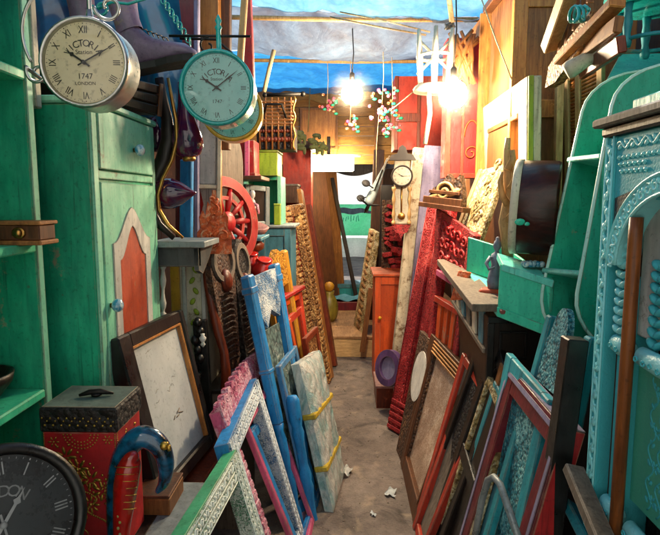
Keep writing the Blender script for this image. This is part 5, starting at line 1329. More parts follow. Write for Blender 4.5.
# rear walls left and right of the doorway
t = thing('rear_wall', 'dark wall left of the bright doorway at the far end', 'wall', V(-.9, 9.6, 0)); bx(-1.62, -.20, 9.6, 9.66, 0, 3).build('planks', M['brown'], t)
t = thing('rear_wall', 'dark wall right of the bright doorway at the far end', 'wall', V(1.1, 9.6, 0)); bx(.52, 1.7, 9.6, 9.66, 0, 3).build('planks', M['brown'], t)
# roof tarps
def roof(name, label, x0, x1, y0, y1, zf, mat, nx=60, ny=40):
    m = MB().sheet(lambda i, j: (x0+(x1-x0)*i, y0+(y1-y0)*j, zf(x0+(x1-x0)*i, y0+(y1-y0)*j)), nx, ny); return solo(name, label, 'tarpaulin', m, mat, V(0, (y0+y1)/2, 2.9))
def wv(x, y, a, s):
    r = 0
    for f_, g_ in ((1.6, 1), (3.7, .6), (8, .42), (17, .2), (33, .08)):
        r += g_*(1-2.2*abs(mnoise.noise(Vector((x*f_+s*7.3, y*f_*.8+s, s*3.1)))))
    return a*r+a*.8*math.sin(2.3*x+s)
roof('roof_tarp', 'bright sky blue tarpaulin at the top of the alley', -1.8, 1.85, 2.35, 3.87, lambda x, y: 2.92-.06*(y-2.3)-.08*math.sin(1.7*x+.9)*(y-2.3)*.5+wv(x, y, .03, 2), M['tarp_bright'], 160, 80)
roof('roof_tarp', 'sagging brown grey tarpaulin between the two blue ones', -1.8, 1.85, 3.86, 4.99, lambda x, y: 2.83-.16*math.sin(PI*(y-3.85)/1.15)*math.exp(-(x+.35)**2*.8)-.05*x+wv(x, y, .022, 4), M['tarp_brown'], 160, 60)
roof('roof_tarp', 'deep blue tarpaulin furthest back above the plank wall', -1.8, 1.85, 4.98, 6.58, lambda x, y: 2.90-.06*(y-4.9)+wv(x, y, .026, 6), M['tarp_blue'], 160, 80)
roof('roof_tarp', 'dusty brown tarpaulin over the far room', -1.8, 1.85, 6.65, 9.7, lambda x, y: 2.75+wv(x, y, .02, 3), M['tarp_brown'], 40, 40)
m = MB().sheet(lambda i, j: (-1.0+1.75*i, 6.50-.08*math.sin(PI*j)+.03*math.sin(16*i+3*j), 2.83-.10*j+.02*math.sin(9*i)+.018*math.sin(31*i+4*j)), 90, 12)  # gold lamp glow on this sheet edge is put into its colour
solo('plastic_sheet', 'crumpled translucent plastic edge coloured gold like lamp light over the plank wall', 'sheet', m, tarp('lamplit_gold_plastic', '#e0c08a', '#a87c3c', .4), V(0, 6.5, 2.8))
for i, (a, b, lab) in enumerate((((-1.7, 3.9, 2.86), (1.75, 3.9, 2.80), 'roof beam of pale bamboo under the bright tarpaulin'), ((-1.7, 5.0, 2.84), (1.75, 5.0, 2.80), 'roof beam of bamboo between brown grey and deep blue tarpaulins'))):
    solo('roof_pole', lab, 'pole', MB().tube([V(*a), (V(*a)+V(*b))/2+V(0, 0, -.02), V(*b)], .016, 8), M['pine'], V(*a))
def rope(label, pts, r=.006, mat='rope'):
    return solo('rope', label, 'rope', MB().tube(pts, r, 6), M[mat], pts[0])
rope('pale rope stretched from the tarpaulin to the whitewashed stool', [P(330, 17, 3.7), P(380, 27, 3.65), P(426, 35, 3.55)])
rope('second rope just under the first, ending at the same knot', [P(340, 12, 3.7), P(390, 22, 3.6), P(430, 32, 3.5)], .005)
rope('short thick rope hanging down to the whitewashed stool from the roof', [P(447, -15, 3.3), P(450, 5, 3.4), P(452, 22, 3.45)], .016)
rope('thin pale wire slanting down to the cream white frame', [P(480, -5, 2.9), P(496, 40, 2.85), P(512, 80, 2.75)], .0035)
rope('thin string from the whitewashed stool down to the left', [P(418, 88, 3.6), P(400, 103, 3.9), P(391, 110, 4.1)], .004)
rope('cream stick hanging below the deep blue tarpaulin', [P(274, 50, 4.2), P(269, 70, 4.2), P(264, 92, 4.2)], .016)
m = MB().tube([P(266, 95, 4.15), P(301, 94, 4.15)], .014, 8).ell(P(303, 94, 4.15), .02, 8).ell(P(265, 95, 4.15), .02, 8)
solo('rod', 'dark horizontal rod with pale knob ends under the cream stick', 'rod', m, M['iron'], P(284, 95, 4.15))

# ---------------- lamps
def bulb(label, p, drop):
    t = thing('light_bulb', label, 'bulb', p, None)
    MB().lathe([(.014, .085), (.028, .068), (.06, .045), (.074, .005), (.07, -.035), (.045, -.065), (.004, -.075)], p, (0, 0, 1), 28).build('globe', M['bulb'], t)
    MB().ell(p, .24, 24).build('halo', M['halo'], t)  # added scattering ball imitates bloom around the lit bulb
    MB().lathe([(.014, .082), (.018, .085), (.018, .13), (.01, .14)], p, (0, 0, 1), 12).build('holder', M['black'], t)
    MB().tube([p+V(0, 0, .14), p+V(.01, 0, drop*.6), p+V(0, 0, drop)], .004, 6).build('flex', M['black'], t)
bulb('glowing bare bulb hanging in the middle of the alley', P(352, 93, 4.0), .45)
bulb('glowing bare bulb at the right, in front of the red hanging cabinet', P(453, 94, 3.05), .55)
p0, p1 = P(309, 163, 6.3), P(354, 163, 6.3)
t = thing('tube_light', 'bright boxy strip lamp above the doorway at the far end', 'lamp', (p0+p1)/2)
bx(p0.x, p1.x, 6.3, 6.36, p0.z-.09, p0.z+.07, .02).build('diffuser', M['tube'], t); bx(p0.x-.01, p1.x+.08, 6.34, 6.4, p0.z+.072, p0.z+.10).build('housing', M['cream'], t)
bx(p0.x+.2, p0.x+.24, 6.36, 6.40, p0.z+.1, p0.z+.3).build('bracket', M['iron'], t)
# garlands
def garland(label, px, py, Y, n, sp, sd):
    a = random.Random(sd); p = P(px, py, Y); t = thing('garland', label, 'garland', p)
    for i in range(n):
        c = p+V(a.uniform(-1, 1)*sp, a.uniform(-.6, .6)*sp, a.uniform(-1, 1)*sp*1.2); k_ = a.uniform(.6, 1.0); tl = a.uniform(-1, 1)
        m = MB()
        for k in range(6):
            an = 2*PI*k/6+i; m.ell(c+V(.007*math.cos(an), -.006+.010*tl*math.sin(an), .007*math.sin(an)), (.010*k_, .006, .008*k_), 5)
        m.build('flower', M[('flower', 'flower', 'flower_pale', 'c_orange')[a.randrange(4)]], t)
        if i % 3 == 0: MB().ell(c+V(.02, 0, -.02), (.02, .006, .012), 6).build('leaf', M['green'], t)
    MB().tube([p+V(0, 0, .5), p+V(.01, 0, .2), p], .003, 5).build('string', M['rope'], t)
garland('pink paper flower garland right of the middle bulb', 382, 104, 4.3, 34, .10, 1)
garland('small pink flower bunch below the middle bulb', 350, 122, 4.6, 14, .05, 2)
garland('pink and green flower cluster left of the middle bulb', 327, 104, 5.0, 14, .08, 3)
garland('lower pink flower bunch with white petals left of the red hanging cupboard', 391, 124, 4.4, 24, .07, 4)

m = MB(); rn = random.Random(31)
for i in range(16):
    c = P(296+28*rn.random(), 132+18*rn.random(), 5.6); m.ell(c, (.05*rn.uniform(.6, 1.2), .02, .022), 7); m.ell(c+V(.03, 0, -.02), (.018, .012, .05*rn.random()+.01), 6)
m.tube([P(308, 132, 5.6), P(309, 110, 5.6), P(310, 88, 5.6)], .004, 5)
solo('leaf_bundle', 'dusty olive dried leaf bundle hanging left of the strip lamp', 'bundle', m, M['olive'], P(308, 150, 5.6))
t = thing('wall_panel', 'square brown framed panel fixed to the plank wall above the strip lamp', 'panel', P(318, 150, 6.55))
q = Quad(P(300, 150, 6.56), P(338, 150, 6.56), P(338, 108, 6.56), P(300, 108, 6.56)); MB(q).box(0, q.W, 0, q.H, -.02, 0).build('board', M['honey'], t); MB(q).box(0, .03, 0, q.H, 0, .02).box(q.W-.03, q.W, 0, q.H, 0, .02).box(.03, q.W-.03, q.H-.03, q.H, 0, .018).box(.03, q.W-.03, 0, .03, 0, .018).build('border', M['oak'], t)
# ---------------- far left
A = P(258, 225, 4.0); B = P(291, 225, 4.0); zt = A.z
t = thing('blue_cabinet', 'dusty blue cabinet behind the yellow chair back', 'cabinet', V(-.55, 4.2, 0))
bx(A.x, B.x, 4.0, 4.4, 0, zt-.02).build('body', M['blue_dusty'], t); bx(A.x-.02, B.x+.03, 3.97, 4.42, zt-.02, zt, .006).build('top_board', M['grey'], t)
q = Quad(V(A.x, 3.998, .0), V(B.x, 3.998, 0), V(B.x, 3.998, zt-.02), V(A.x, 3.998, zt-.02)); MB(q).box(0, .05, 0, q.H, 0, .01).box(q.W-.05, q.W, 0, q.H, 0, .01).box(.05, q.W-.05, q.H-.06, q.H, 0, .008).box(.05, q.W-.05, q.H*.6, q.H*.64, 0, .008).build('face_frame', M['blue_dusty'], t)
A = P(244, 222, 4.05); B = P(281, 176, 4.05)
t = thing('box_shelf', 'green open box shelf standing on the dusty blue cabinet', 'shelf', V((A.x+B.x)/2, 4.2, zt))
bx(B.x-.03, B.x, 4.05, 4.35, zt, B.z).build('side_panel', M['green_light'], t); bx(A.x, A.x+.03, 4.05, 4.35, zt, B.z).build('side_panel', M['green_light'], t)
bx(A.x+.03, B.x-.03, 4.05, 4.35, B.z-.03, B.z-.001).build('top_board', M['green'], t); bx(A.x+.03, B.x-.03, 4.3, 4.34, zt, B.z-.03).build('back_panel', M['green'], t)
t = thing('tin_box', 'small bright lime tin on the dusty blue cabinet', 'tin', P(277, 222, 3.99)); a = P(277, 223, 3.99); bx(a.x-.02, a.x+.025, 3.975, 4.02, zt+.001, zt+.14).build('body', M['lime'], t); bx(a.x-.022, a.x+.027, 3.973, 4.022, zt+.14, zt+.155).build('lid', M['lime'], t)
A2 = P(254, 175, 4.0); B2 = P(277, 150, 4.0)
t = thing('lime_box', 'lime green box stacked on the green open shelf', 'box', V((A2.x+B2.x)/2, 4.15, B.z)); bx(A2.x, B2.x, 4.0, 4.3, B.z, B2.z-.015).build('body', M['lime'], t); bx(A2.x-.008, B2.x+.008, 3.99, 4.31, B2.z-.015, B2.z).build('lid', M['lime'], t)
lean('picture', 'grey framed dark picture propped in front of the green open shelf', 'picture', (P(243, 228, 3.6), P(270, 226, 3.75), P(270, 187, 3.75), P(246, 184, 3.6)), .035, .03, 'grey', 'ebony')
# wicker crate
A3 = P(257, 143, 4.0); B3 = P(294, 98, 4.0)
t = thing('wicker_crate', 'dark wicker crate with handles above the lime green box', 'crate', V((A3.x+B3.x)/2, 4.15, B2.z))
q = Quad(V(A3.x, 3.98, B2.z+.002), V(B3.x, 3.98, B2.z+.002), V(B3.x, 3.98, B3.z), V(A3.x, 3.98, B3.z)); W, H = q.W, q.H
MB(q).box(0, W, 0, H*.46, -.26, -.008).build('base', M['c_dark'], t)
m = MB(q)
for i in range(7): m.tube([(W*j/8, H*.5+H*.07*i, .008*math.sin(PI*j+PI*i)) for j in range(9)], .009, 6)
for j in range(6): m.tube([(W*(j+.5)/6, .0, 0), (W*(j+.5)/6, H, 0)], .008, 6)
m.build('wicker', M['oak'], t)
for hh_, nn_, r_ in ((.2, 9, .022), (.36, 12, .014)): MB(q).beads((.02, H*hh_), (W-.02, H*hh_), nn_, r_, .013, -.004).build('carved_band', M['rwood'], t)
MB(q).tube([(W*.2, H*.6, .02), (W*.3, H*.85, .05), (W*.7, H*.85, .05), (W*.8, H*.6, .02)], .009, 8).build('handle', M['iron'], t)
solo('chain', 'thin brass chain hanging at the right of the wicker crate', 'chain', MB().tube([P(294+1.2*math.sin(i*1.3), 96+3.6*i, 3.95) for i in range(16)], [.006+.004*(i % 2) for i in range(16)], 6), M['brass'], P(294, 150, 3.95))
# red box and posts
A = P(239, 176, 3.5); B = P(254, 140, 3.5); t = thing('red_box', 'tall glossy red box beside the round topped tray', 'box', A); bx(A.x, B.x, 3.5, 3.7, A.z, B.z).build('body', M['red'], t); bx(A.x-.006, B.x+.006, 3.494, 3.706, A.z, A.z+.02).build('base', M['red'], t)
m = MB().bar(P(247, 178, 3.48), P(247, 140, 3.48), .03, .02); m.build('front_batten', M['pink'], t)
t = thing('wall_shelf', 'brown plank shelf under the tall red box', 'shelf', P(250, 181, 3.6)); p_ = P(250, 180, 3.6); bx(p_.x-.3, p_.x+.1, 3.42, 3.8, A.z-.025, A.z-.001).build('board', M['brown'], t)
# statuette and slipper
so = P(250, 222, 3.3); t = thing('statuette', 'small white and red painted statuette in front of the grey framed picture', 'statuette', so)
MB().lathe([(.035, 0), (.03, .02), (.022, .06), (.03, .1), (.02, .13), (.01, .14), (.018, .155), (.018, .175), (.008, .19)], so, (.1, 0, 1), 12).build('body', M['white'], t)
m = MB().tube([so+V(-.02, -.01, .11), so+V(-.05, -.03, .14), so+V(-.03, -.04, .18)], [.012, .01, .006], 8).tube([so+V(.02, -.01, .11), so+V(.05, -.03, .1), so+V(.06, -.04, .05)], [.012, .01, .006], 8).build('arms', M['c_pink'], t)
so = P(251, 233, 3.25); solo('wooden_bowl', 'faded pink oval wooden bowl under the statuette', 'bowl', MB().lathe([(.03, 0), (.07, .015), (.085, .05), (.08, .055), (.05, .02)], so, (.2, -.3, 1), 18, sq=(1.2, .8)), paint('faded_rose', '#b7837e', '#8a5552', '#d8bab0', .3, .5), so)
t = thing('wall_shelf', 'narrow teal grey plank shelf under the pink bowl', 'shelf', P(250, 238, 3.3)); p_ = P(250, 236, 3.3); bx(p_.x-.35, p_.x+.09, 3.15, 3.5, p_.z-.02, p_.z-.002).build('board', M['blue_dusty'], t)
# pillar and sign
A = P(283, 180, 6.0); B = P(311, 150, 6.0)
t = thing('red_pillar', 'orange red square pillar left of the far strip lamp', 'pillar', V((A.x+B.x)/2, 6.1, 0)); bx(A.x, B.x, 6.0, 6.3, 0, B.z).build('shaft', M['redorange'], t); bx(A.x-.04, B.x+.04, 5.95, 6.35, B.z, B.z+.09, .01).build('capital', M['brown'], t)
A = P(278, 203, 5.6); B = P(297, 186, 5.6); t = thing('small_box', 'small brown grey box fixed to the orange red pillar', 'box', A); bx(A.x, B.x, 5.6, 5.98, A.z, B.z).build('body', M['brown'], t); bx(A.x-.01, B.x+.01, 5.59, 5.98, B.z, B.z+.02).build('lid', M['grwood'], t)
# tall carved gold frame and planks
pts = (F(321, 396), F(331, 380), P(304, 203, 5.0), P(284, 206, 4.55)); q = Quad(*pts); W, H = q.W, q.H
t = thing('ornate_surround', 'tall golden brown carved frame leaning against the left side in the distance', 'frame', q.base())
for u in (0, W-.14): 
    s_ = MB(q).box(u, u+.12, 0, H, -.06, 0, .006).build('stile', M['c_gold'], t)
    m = MB(q)
    for i in range(34): m.box(u+.015, u+.105, H*(i+.1)/34, H*(i+.75)/34, -.004, .016, .01)
    m.build('ridge_carving', M['c_gold'], s_)
MB(q).box(.12, W-.14, H-.1, H, -.055, -.004).build('rail', M['c_gold'], t); MB(q).box(.12, W-.14, .02, .1, -.055, -.004).build('rail', M['c_gold'], t)
board('plank', 'reddish plank leaning just right of the golden brown carved frame', 'plank', F(331, 378), P(300, 190, 5.3), .10, .04, M['honey'], (1, -.2, 0))
board('plank', 'second darker plank leaning beside the reddish plank', 'plank', F(335, 366), P(309, 205, 5.6), .09, .04, M['rwood'], (1, -.2, 0))
board('plank', 'thin pale stick leaning furthest left at the step', 'plank', P(334, 350, 5.75), P(318, 262, 5.9), .03, .03, M['pine'], (1, -.2, 0))
for i, (xa, ya, xb, yb, Y, mm, lab) in enumerate(((331, 322, 314, 160, 7.2, 'brown', 'dark brown door leaf leaning left of the bright doorway'), (336, 300, 326, 160, 7.8, 'oak', 'oak door leaf just left of the bright doorway'), (370, 300, 350, 240, 7.0, 'ebony', 'black slanting bar standing for the left edge of the doorway'))):
    if i == 2: board('plank', lab, 'plank', P(356, 296, 7.4), P(332, 178, 7.8), .05, .04, M[mm], (.3, -1, 0))  # dark bar stands for the left door edge, not a loose plank
    else: board('door_leaf', lab, 'door', P(xa, ya, Y), P(xb, yb, Y), .28, .05, M[mm], (.5, -1, 0))
# olive jug, red chest and cloth beyond the step
o = P(331, 301, 6.2); t = thing('jug', 'olive yellow glazed jug beside the far steps', 'jug', V(o.x, o.y, ZS))
o = V(o.x-.02, 6.2, ZS)
MB().lathe([(.06, 0), (.09, .04), (.105, .12), (.1, .2), (.075, .27), (.05, .31), (.06, .35), (.045, .345)], o, (0, 0, 1), 18).build('body', paint('olive_glaze', '#9c8a34', '#6e6222', None, .2, .3), t)
MB().tube([o+V(-.04, -.04, .33), o+V(-.08, -.08, .36), o+V(-.1, -.09, .27), o+V(-.08, -.06, .18)], .012, 8).ell(o+V(.0, -.02, .4), (.06, .05, .06), 8).build('handle', M['yellow'], t)
A = P(329, 330, 6.75); B = P(364, 303, 6.75)
t = thing('low_chest', 'low dark red chest under a pale blue cloth before the doorway', 'chest', V((A.x+B.x)/2, 6.9, ZS)); bx(A.x, B.x, 6.8, 7.25, ZS, B.z).build('body', M['darkred'], t)
MB().sheet(lambda i, j: (A.x+.05+(B.x-A.x-.1)*i, 6.82+.4*j, B.z+.02+.015*math.sin(9*i+5*j)+.012*math.sin(17*j)), 16, 12).build('cloth', M['cloth'], t)
t = thing('blue_crate', 'blue crate behind the low dark red chest', 'crate', V(.15, 7.9, ZS)); p_ = P(352, 275, 7.8); bx(p_.x-.22, p_.x+.3, 7.8, 8.2, ZS, P(352, 288, 7.8).z).build('body', M['turq'], t)
bx(p_.x-.23, p_.x+.31, 7.79, 8.21, P(352, 288, 7.8).z, P(352, 284, 7.8).z).build('rim', M['blue_dusty'], t)

# ---------------- far right
pts = (P(353, 328, 6.0), P(361, 341, 5.6), P(376, 232, 5.7), P(369, 228, 6.2)); q = Quad(*pts); W, H = q.W, q.H
t = thing('pilaster', 'pale golden carved pilaster leaning on the right near the doorway', 'panel', q.base())
MB(q).box(0, W, 0, H, -.05, 0, .006).build('board', M['c_gilt'], t); m = MB(q)
for i in range(16): m.ell((W*.5, H*(i+.5)/16, 0), (W*.3, H/42, .02), 8)
m.build('leaf_carving', M['c_gold'], t)
board('wooden_post', 'thin brown stick leaning beside the orange cabinet', 'post', P(362, 352, 5.4), P(371, 288, 5.45), .05, .04, M['oak'])
for i, (xa, ya, xb, yb, Y, w, mm, lab) in enumerate(((371, 345, 379, 150, 6.3, .12, 'brown', 'dark brown carved post right of the bright doorway'), (383, 345, 389, 185, 5.7, .16, 'ebony', 'very dark post behind the orange cabinet'), (374, 330, 372, 238, 6.6, .10, 'oak', 'slim oak post right at the doorway edge'))):
    board('wooden_post', lab, 'post', P(xa, ya, Y), P(xb, yb, Y), w, .06, M[mm])
t = thing('carved_stand', 'cluster of red carved wooden blocks on top of the orange cabinet', 'carving', P(394, 270, 4.9)); rn = random.Random(12)
m = MB()
for i in range(22): c = P(385+rn.uniform(0, 18), 208+60*i/22, 4.95)+V(0, rn.uniform(-.05, .03), 0); m.bar(c-V(rn.uniform(.02, .07), .01, rn.uniform(-.03, .03)), c+V(rn.uniform(.02, .07), .01, rn.uniform(-.03, .03)), rn.uniform(.025, .05), .05)
m.build('red_carving', M['c_red'], t); m = MB()
for i in range(4): m.bar(P(384+6*i, 272, 5.0), P(385+6*i, 200, 5.0), .05, .03)
m.build('back_boards', M['c_brown'], t)
A = P(374, 380, 4.6); B = P(404, 274, 4.6); t = thing('orange_cabinet', 'bright orange cabinet at the right halfway down the alley', 'cabinet', V((A.x+B.x)/2, 4.75, 0))
bx(A.x+.004, B.x+.25, 4.6, 5.05, 0, B.z-.02).build('body', M['orange'], t); bx(A.x-.02, B.x+.26, 4.57, 5.06, B.z-.02, B.z+.004, .006).build('top_board', M['orange'], t)
q = Quad(V(A.x, 4.598, 0), V(B.x+.1, 4.598, 0), V(B.x+.1, 4.598, B.z-.02), V(A.x, 4.598, B.z-.02)); MB(q).box(0, .05, 0, q.H, 0, .012).box(q.W-.05, q.W, 0, q.H, 0, .012).box(.05, q.W-.05, q.H-.07, q.H, 0, .01).build('door_frame', M['orange'], t)
MB().ell(P(380, 318, 4.56), .016, 8).build('knob', M['yellow'], t)
# pale pilaster with clock
board('wooden_post', 'chalky cream pilaster with flaking paint behind the red carved door frame', 'pilaster', F(393, 398), P(419, 148, 4.3), .085, .09, M['flaky'])
m = MB(); 
board('door_panel', 'lavender grey panel right of the chalky cream pilaster', 'panel', P(418, 330, 4.25), P(436, 146, 4.25), .17, .03, M['lav'])
co = P(402, 176, 4.12); f0 = basis(co, V(-.1, -1, 0)); f = lambda a, b, c: f0(a*.78, b*.78, c*.78)
t = thing('pendulum_clock', 'round white wall clock on an ornate cream case beside the chalky pilaster', 'clock', co-V(0, 0, .5))
MB(f).box(-.075, .075, -.46, .15, -.1, -.04, .01).build('case_body', M['cream'], t); MB(f).prism([(-.09, -.46), (.09, -.46), (.06, -.53), (.02, -.55), (0, -.6), (-.02, -.55), (-.06, -.53)], -.1, -.03).build('pendant', M['c_red'], t)
m = MB(f).prism([(-.13, .15), (.13, .15), (.10, .2), (.05, .21), (.03, .27), (0, .29), (-.03, .27), (-.05, .21), (-.10, .2)], -.1, -.02).build('crown', M['ebony'], t)
clock_face(t, f, .088, .05, M['ebony'], M['dial_white'], M['ink'], None, R(300), R(90), rim=.16)
MB(f).tube([(0, -.1, -.02), (0, -.36, -.02)], .006, 6).lathe([(.03, 0), (.035, .008), (.03, .014)], (0, -.38, -.02), (0, 0, 1), 14).build('pendulum', M['brass'], t)
for sx in (-1, 1): 
    m = MB(f); spindle(m, f(sx*.085, -.5, -.01), f(sx*.085, -.12, -.01), .02) if False else m.lathe([(a*.02, b*.36) for a, b in SPIN], (sx*.075, -.46, -.03), (0, 1, 0), 10); m.build('column', M['pine'], t)
# model plane
po = P(376, 186, 4.4); t = thing('model_plane', 'grey model propeller plane hanging left of the white wall clock', 'model plane', po)
ax = (P(367, 206, 4.3)-P(384, 168, 4.6)).normalized(); sidev = V(.25, .85, .45).normalized(); sidev = (sidev-ax*sidev.dot(ax)).normalized(); nn = ax.cross(sidev)
fp = lambda a, b, c: po+ax*a+sidev*b+nn*c
MB(fp).lathe([(.004, -.28), (.012, -.25), (.022, -.1), (.032, .05), (.036, .14), (.03, .2), (.012, .215)], (0, 0, 0), (1, 0, 0), 12).build('fuselage', M['grey'], t)
MB(fp).prism([(-.02, -.3), (.07, -.26), (.09, 0), (.07, .26), (-.02, .3), (-.0, 0)], .0, .012).build('wing', M['greydark'], t)
MB(fp).prism([(-.27, -.1), (-.21, -.09), (-.2, .09), (-.27, .1)], .0, .008).build('tail_plane', M['greydark'], t)
MB(fp).prism([(-.28, .0), (-.2, .0), (-.26, .08), (-.29, .08)], -.004, .004, 'uwv').build('tail_fin', M['greydark'], t)
m = MB(fp)
for k in range(3): a = 2*PI*k/3; m.tube([(.218, 0, 0), (.22, .05*math.cos(a), .05*math.sin(a)), (.218, .1*math.cos(a), .1*math.sin(a))], [.005, .009, .004], 6)
m.build('propeller', M['iron'], t)
for sg in (-1, 1): MB(fp).lathe([(.03, -.008), (.034, 0), (.03, .008)], (.1, sg*.09, -.075), (0, 1, 0), 12).tube([(.1, sg*.09, -.075), (.08, sg*.05, -.01)], .005, 6).build('wheel', M['rubber'], t)
MB().tube([po, po+V(0, 0, .3), po+V(.02, 0, .6)], .002, 5).build('hanging_string', M['rope'], t)
# red hanging cupboards
A = P(394, 150, 5.0); B = P(421, 76, 5.0)
t = thing('red_cupboard', 'orange red cupboard hanging on the right above the pendulum clock', 'cupboard', A); bx(A.x, B.x+.3, 5.0, 5.3, A.z, B.z).build('body', M['redorange'], t); q = Quad(V(A.x, 4.998, A.z), V(B.x, 4.998, A.z), V(B.x, 4.998, B.z), V(A.x, 4.998, B.z)); MB(q).box(0, q.W, q.H*.38, q.H*.5, 0, .02).box(0, .03, 0, q.H, 0, .012).box(q.W-.03, q.W, 0, q.H, 0, .012).build('door_frame', M['rwood'], t)
A = P(444, 178, 3.7); B = P(484, 78, 3.7)
t = thing('red_cabinet', 'bright red hanging cabinet with wire arches right behind the right bulb', 'cabinet', A); bx(A.x, B.x+.2, 3.7, 3.85, A.z, B.z+.25).build('body', M['red'], t)
q = Quad(V(A.x, 3.698, A.z), V(B.x+.1, 3.698, A.z), V(B.x+.1, 3.698, B.z), V(A.x, 3.698, B.z)); W, H = q.W, q.H
MB(q).box(0, .035, 0, H, 0, .015).box(W*.3, W*.3+.02, 0, H, 0, .012).box(W-.03, W, 0, H, 0, .015).box(.035, W*.3, .0, .03, 0, .012).box(W*.3+.02, W-.03, 0, .03, 0, .012).build('door_frame', M['redorange'], t)
m = MB(q)
for c in (.5, .8): m.tube([(x, y, .008) for x, y in arc_pts(W*c, H*.42, W*.14, H*.16, 0, PI, 12)], .006, 6).tube([(x, y, .008) for x, y in spiral(W*c, H*.25, .05, .01, 0, 8)], .005, 6)
m.build('wire_arches', M['orange'], t)
m = MB(q)
for i in range(6): m.tube([(W*.75, .03+.03*i, .012), (W*.99, .05+.03*i, .012)], .006, 5)
m.build('wire_grille', M['orange'], t)
# brown pediment
q = Quad(P(424, 202, 3.35), P(462, 207, 3.2), P(466, 173, 3.2), P(428, 172, 3.35)); W, H = q.W, q.H
t = thing('carved_pediment', 'brown carved pediment standing below the red hanging cabinet', 'pediment', q.base())
MB(q).prism([(0, 0), (W, 0), (W*.98, H*.35), (W*.85, H*.95), (W*.7, H*.7), (W*.55, H*.98), (W*.35, H*.6), (W*.2, H*.5), (.03, H*.25)], -.06, 0).build('board', M['c_brown'], t)
MB(q).box(-.02, W+.02, -.03, 0, -.09, .03).box(0, W, .0, .04, 0, .02).box(.03, W-.02, .06, .08, 0, .015).build('base_moulding', M['brown'], t)
m = MB(q).tube([(W*.5+x, H*.4+y, .004) for x, y in spiral(0, 0, .06, .01, 0, 9)], .01, 6).ell((W*.75, H*.4, 0), (.05, .02, .014), 8, rot=.5).ell((W*.28, H*.25, 0), (.06, .018, .014), 8, rot=.5)
m.build('scroll_carving', M['pine'], t)
# upturned whitewashed stool
o = P(434, 92, 3.35); t = thing('stool', 'whitewashed stool hung upside down beside the right bulb', 'stool', o)
MB().lathe([(.12, 0), (.125, .015), (.11, .035)], o, (0, 0, 1), 18).build('seat', M['cream'], t)
tops = []
for k in range(6):
    a = 2*PI*k/6+.4; p1_ = o+V(.09*math.cos(a), .09*math.sin(a), .035); p2_ = o+V(.11*math.cos(a), .11*math.sin(a), .34); m = MB(); m.tube([p1_, p1_.lerp(p2_, .5), p2_], [.014, .018, .011], 8); m.build('leg', M['cream'], t)
MB().tube([o+V(.1*math.cos(2*PI*i/20), .1*math.sin(2*PI*i/20), .2) for i in range(20)], .01, 6, True).tube([o+V(-.1, 0, .1), o+V(.1, 0, .3)], .009, 6).tube([o+V(.1, -.02, .1), o+V(-.1, 0, .3)], .009, 6).build('stretcher', M['cream'], t)
MB().tube([o+V(-.03, 0, 0), o+V(-.02, 0, -.12), o+V(-.045, 0, -.3)], .014, 6).build('hanging_strap', M['cream'], t)
m = MB()
rn = random.Random(6)
for i in range(14): m.tube([P(446+rn.uniform(0, 32), 84, 3.5), P(446+rn.uniform(0, 32), 60, 3.48), P(446+rn.uniform(0, 34), 30+12*rn.random(), 3.5)], rn.uniform(.008, .02), 6)
solo('stick_bundle', 'bundle of brown sticks and odd wood tied above the right bulb', 'bundle', m, M['oak'], P(462, 84, 3.5))
m = MB().tube([P(450+4*math.sin(i), 26+3*math.cos(1.7*i), 3.45) for i in range(14)], .012, 6)
solo('rope', 'knotted dark rope above the bundle of sticks', 'rope', m, M['greydark'], P(450, 28, 3.45))
# purple drum + box
o = P(389, 368, 3.95); f = basis(o, V(-.8, -.6, .2)); t = thing('purple_wheel', 'purple painted wooden wheel leaning against the orange cabinet', 'wheel', o-V(0, 0, .12))
MB(f).ring(circ(.085, 24), circ(.135, 24), -.03, .02).build('rim', paint('purple_paint', '#6a4a7c', '#4a3058', '#a890b4', .25, .5), t); MB(f).prism(circ(.086, 24), -.02, -.004).build('disc', M['lav'], t)
A = P(376, 405, 4.15); t = thing('small_box', 'small dusty pink box on the floor in front of the orange cabinet', 'box', V(A.x+.08, 4.25, 0)); z1 = P(376, 386, 4.15).z; bx(A.x, A.x+.13, 4.1, 4.45, 0, z1).build('body', M['rwood'], t); bx(A.x-.008, A.x+.138, 4.09, 4.46, z1, z1+.02).build('lid', paint('dusty_pink', '#a8827c', '#8a6460', None, .2, .7), t)

# ---------------- litter on the floor
rn = random.Random(21)
def scrap(label, px, py, s_, mat, crum):
    p = F(px, py); a = random.Random(px)
    ph = [a.uniform(0, 6) for _ in range(4)]
    m = MB().sheet(lambda i, j: (p.x+s_*(i-.5)*(1-.4*abs(j-.5))+.2*s_*math.sin(5*j+ph[0]), p.y+s_*1.6*(j-.5)*(1-.3*abs(i-.5))+.2*s_*math.sin(6*i+ph[1]), .005+crum*(1+math.sin(7*i+ph[2])*math.cos(6*j+ph[3]))), 10, 10)
    solo('paper_scrap', label, 'litter', m, M[mat], V(p.x, p.y, 0))
scrap('white paper scrap in the middle of the concrete floor', 391, 494, .055, 'paper', .008)
scrap('crumpled white plastic beside the wrapped mirror', 346, 475, .065, 'white', .022)
scrap('tiny white scrap near the bottom of the floor', 373, 515, .025, 'paper', .004)
m = MB()
for i in range(700):
    y = 2.4+3.1*rn.random(); e = rn.random(); x = (-.02+.36*rn.random()) if e < .35 else (rn.gauss(-.02, .05) if e < .68 else rn.gauss(.36, .05)); r_ = .0012+.0045*rn.random()**3
    m.ell((x, y, r_*.4), (r_*rn.uniform(.7, 1.6), r_, r_*.7), 5)
o = m.build('grit', M['grwood'], None, V(.17, 4, 0)); tag(o, 'loose grit and dust swept against the wares along the concrete floor', 'grit'); o['kind'] = 'stuff'

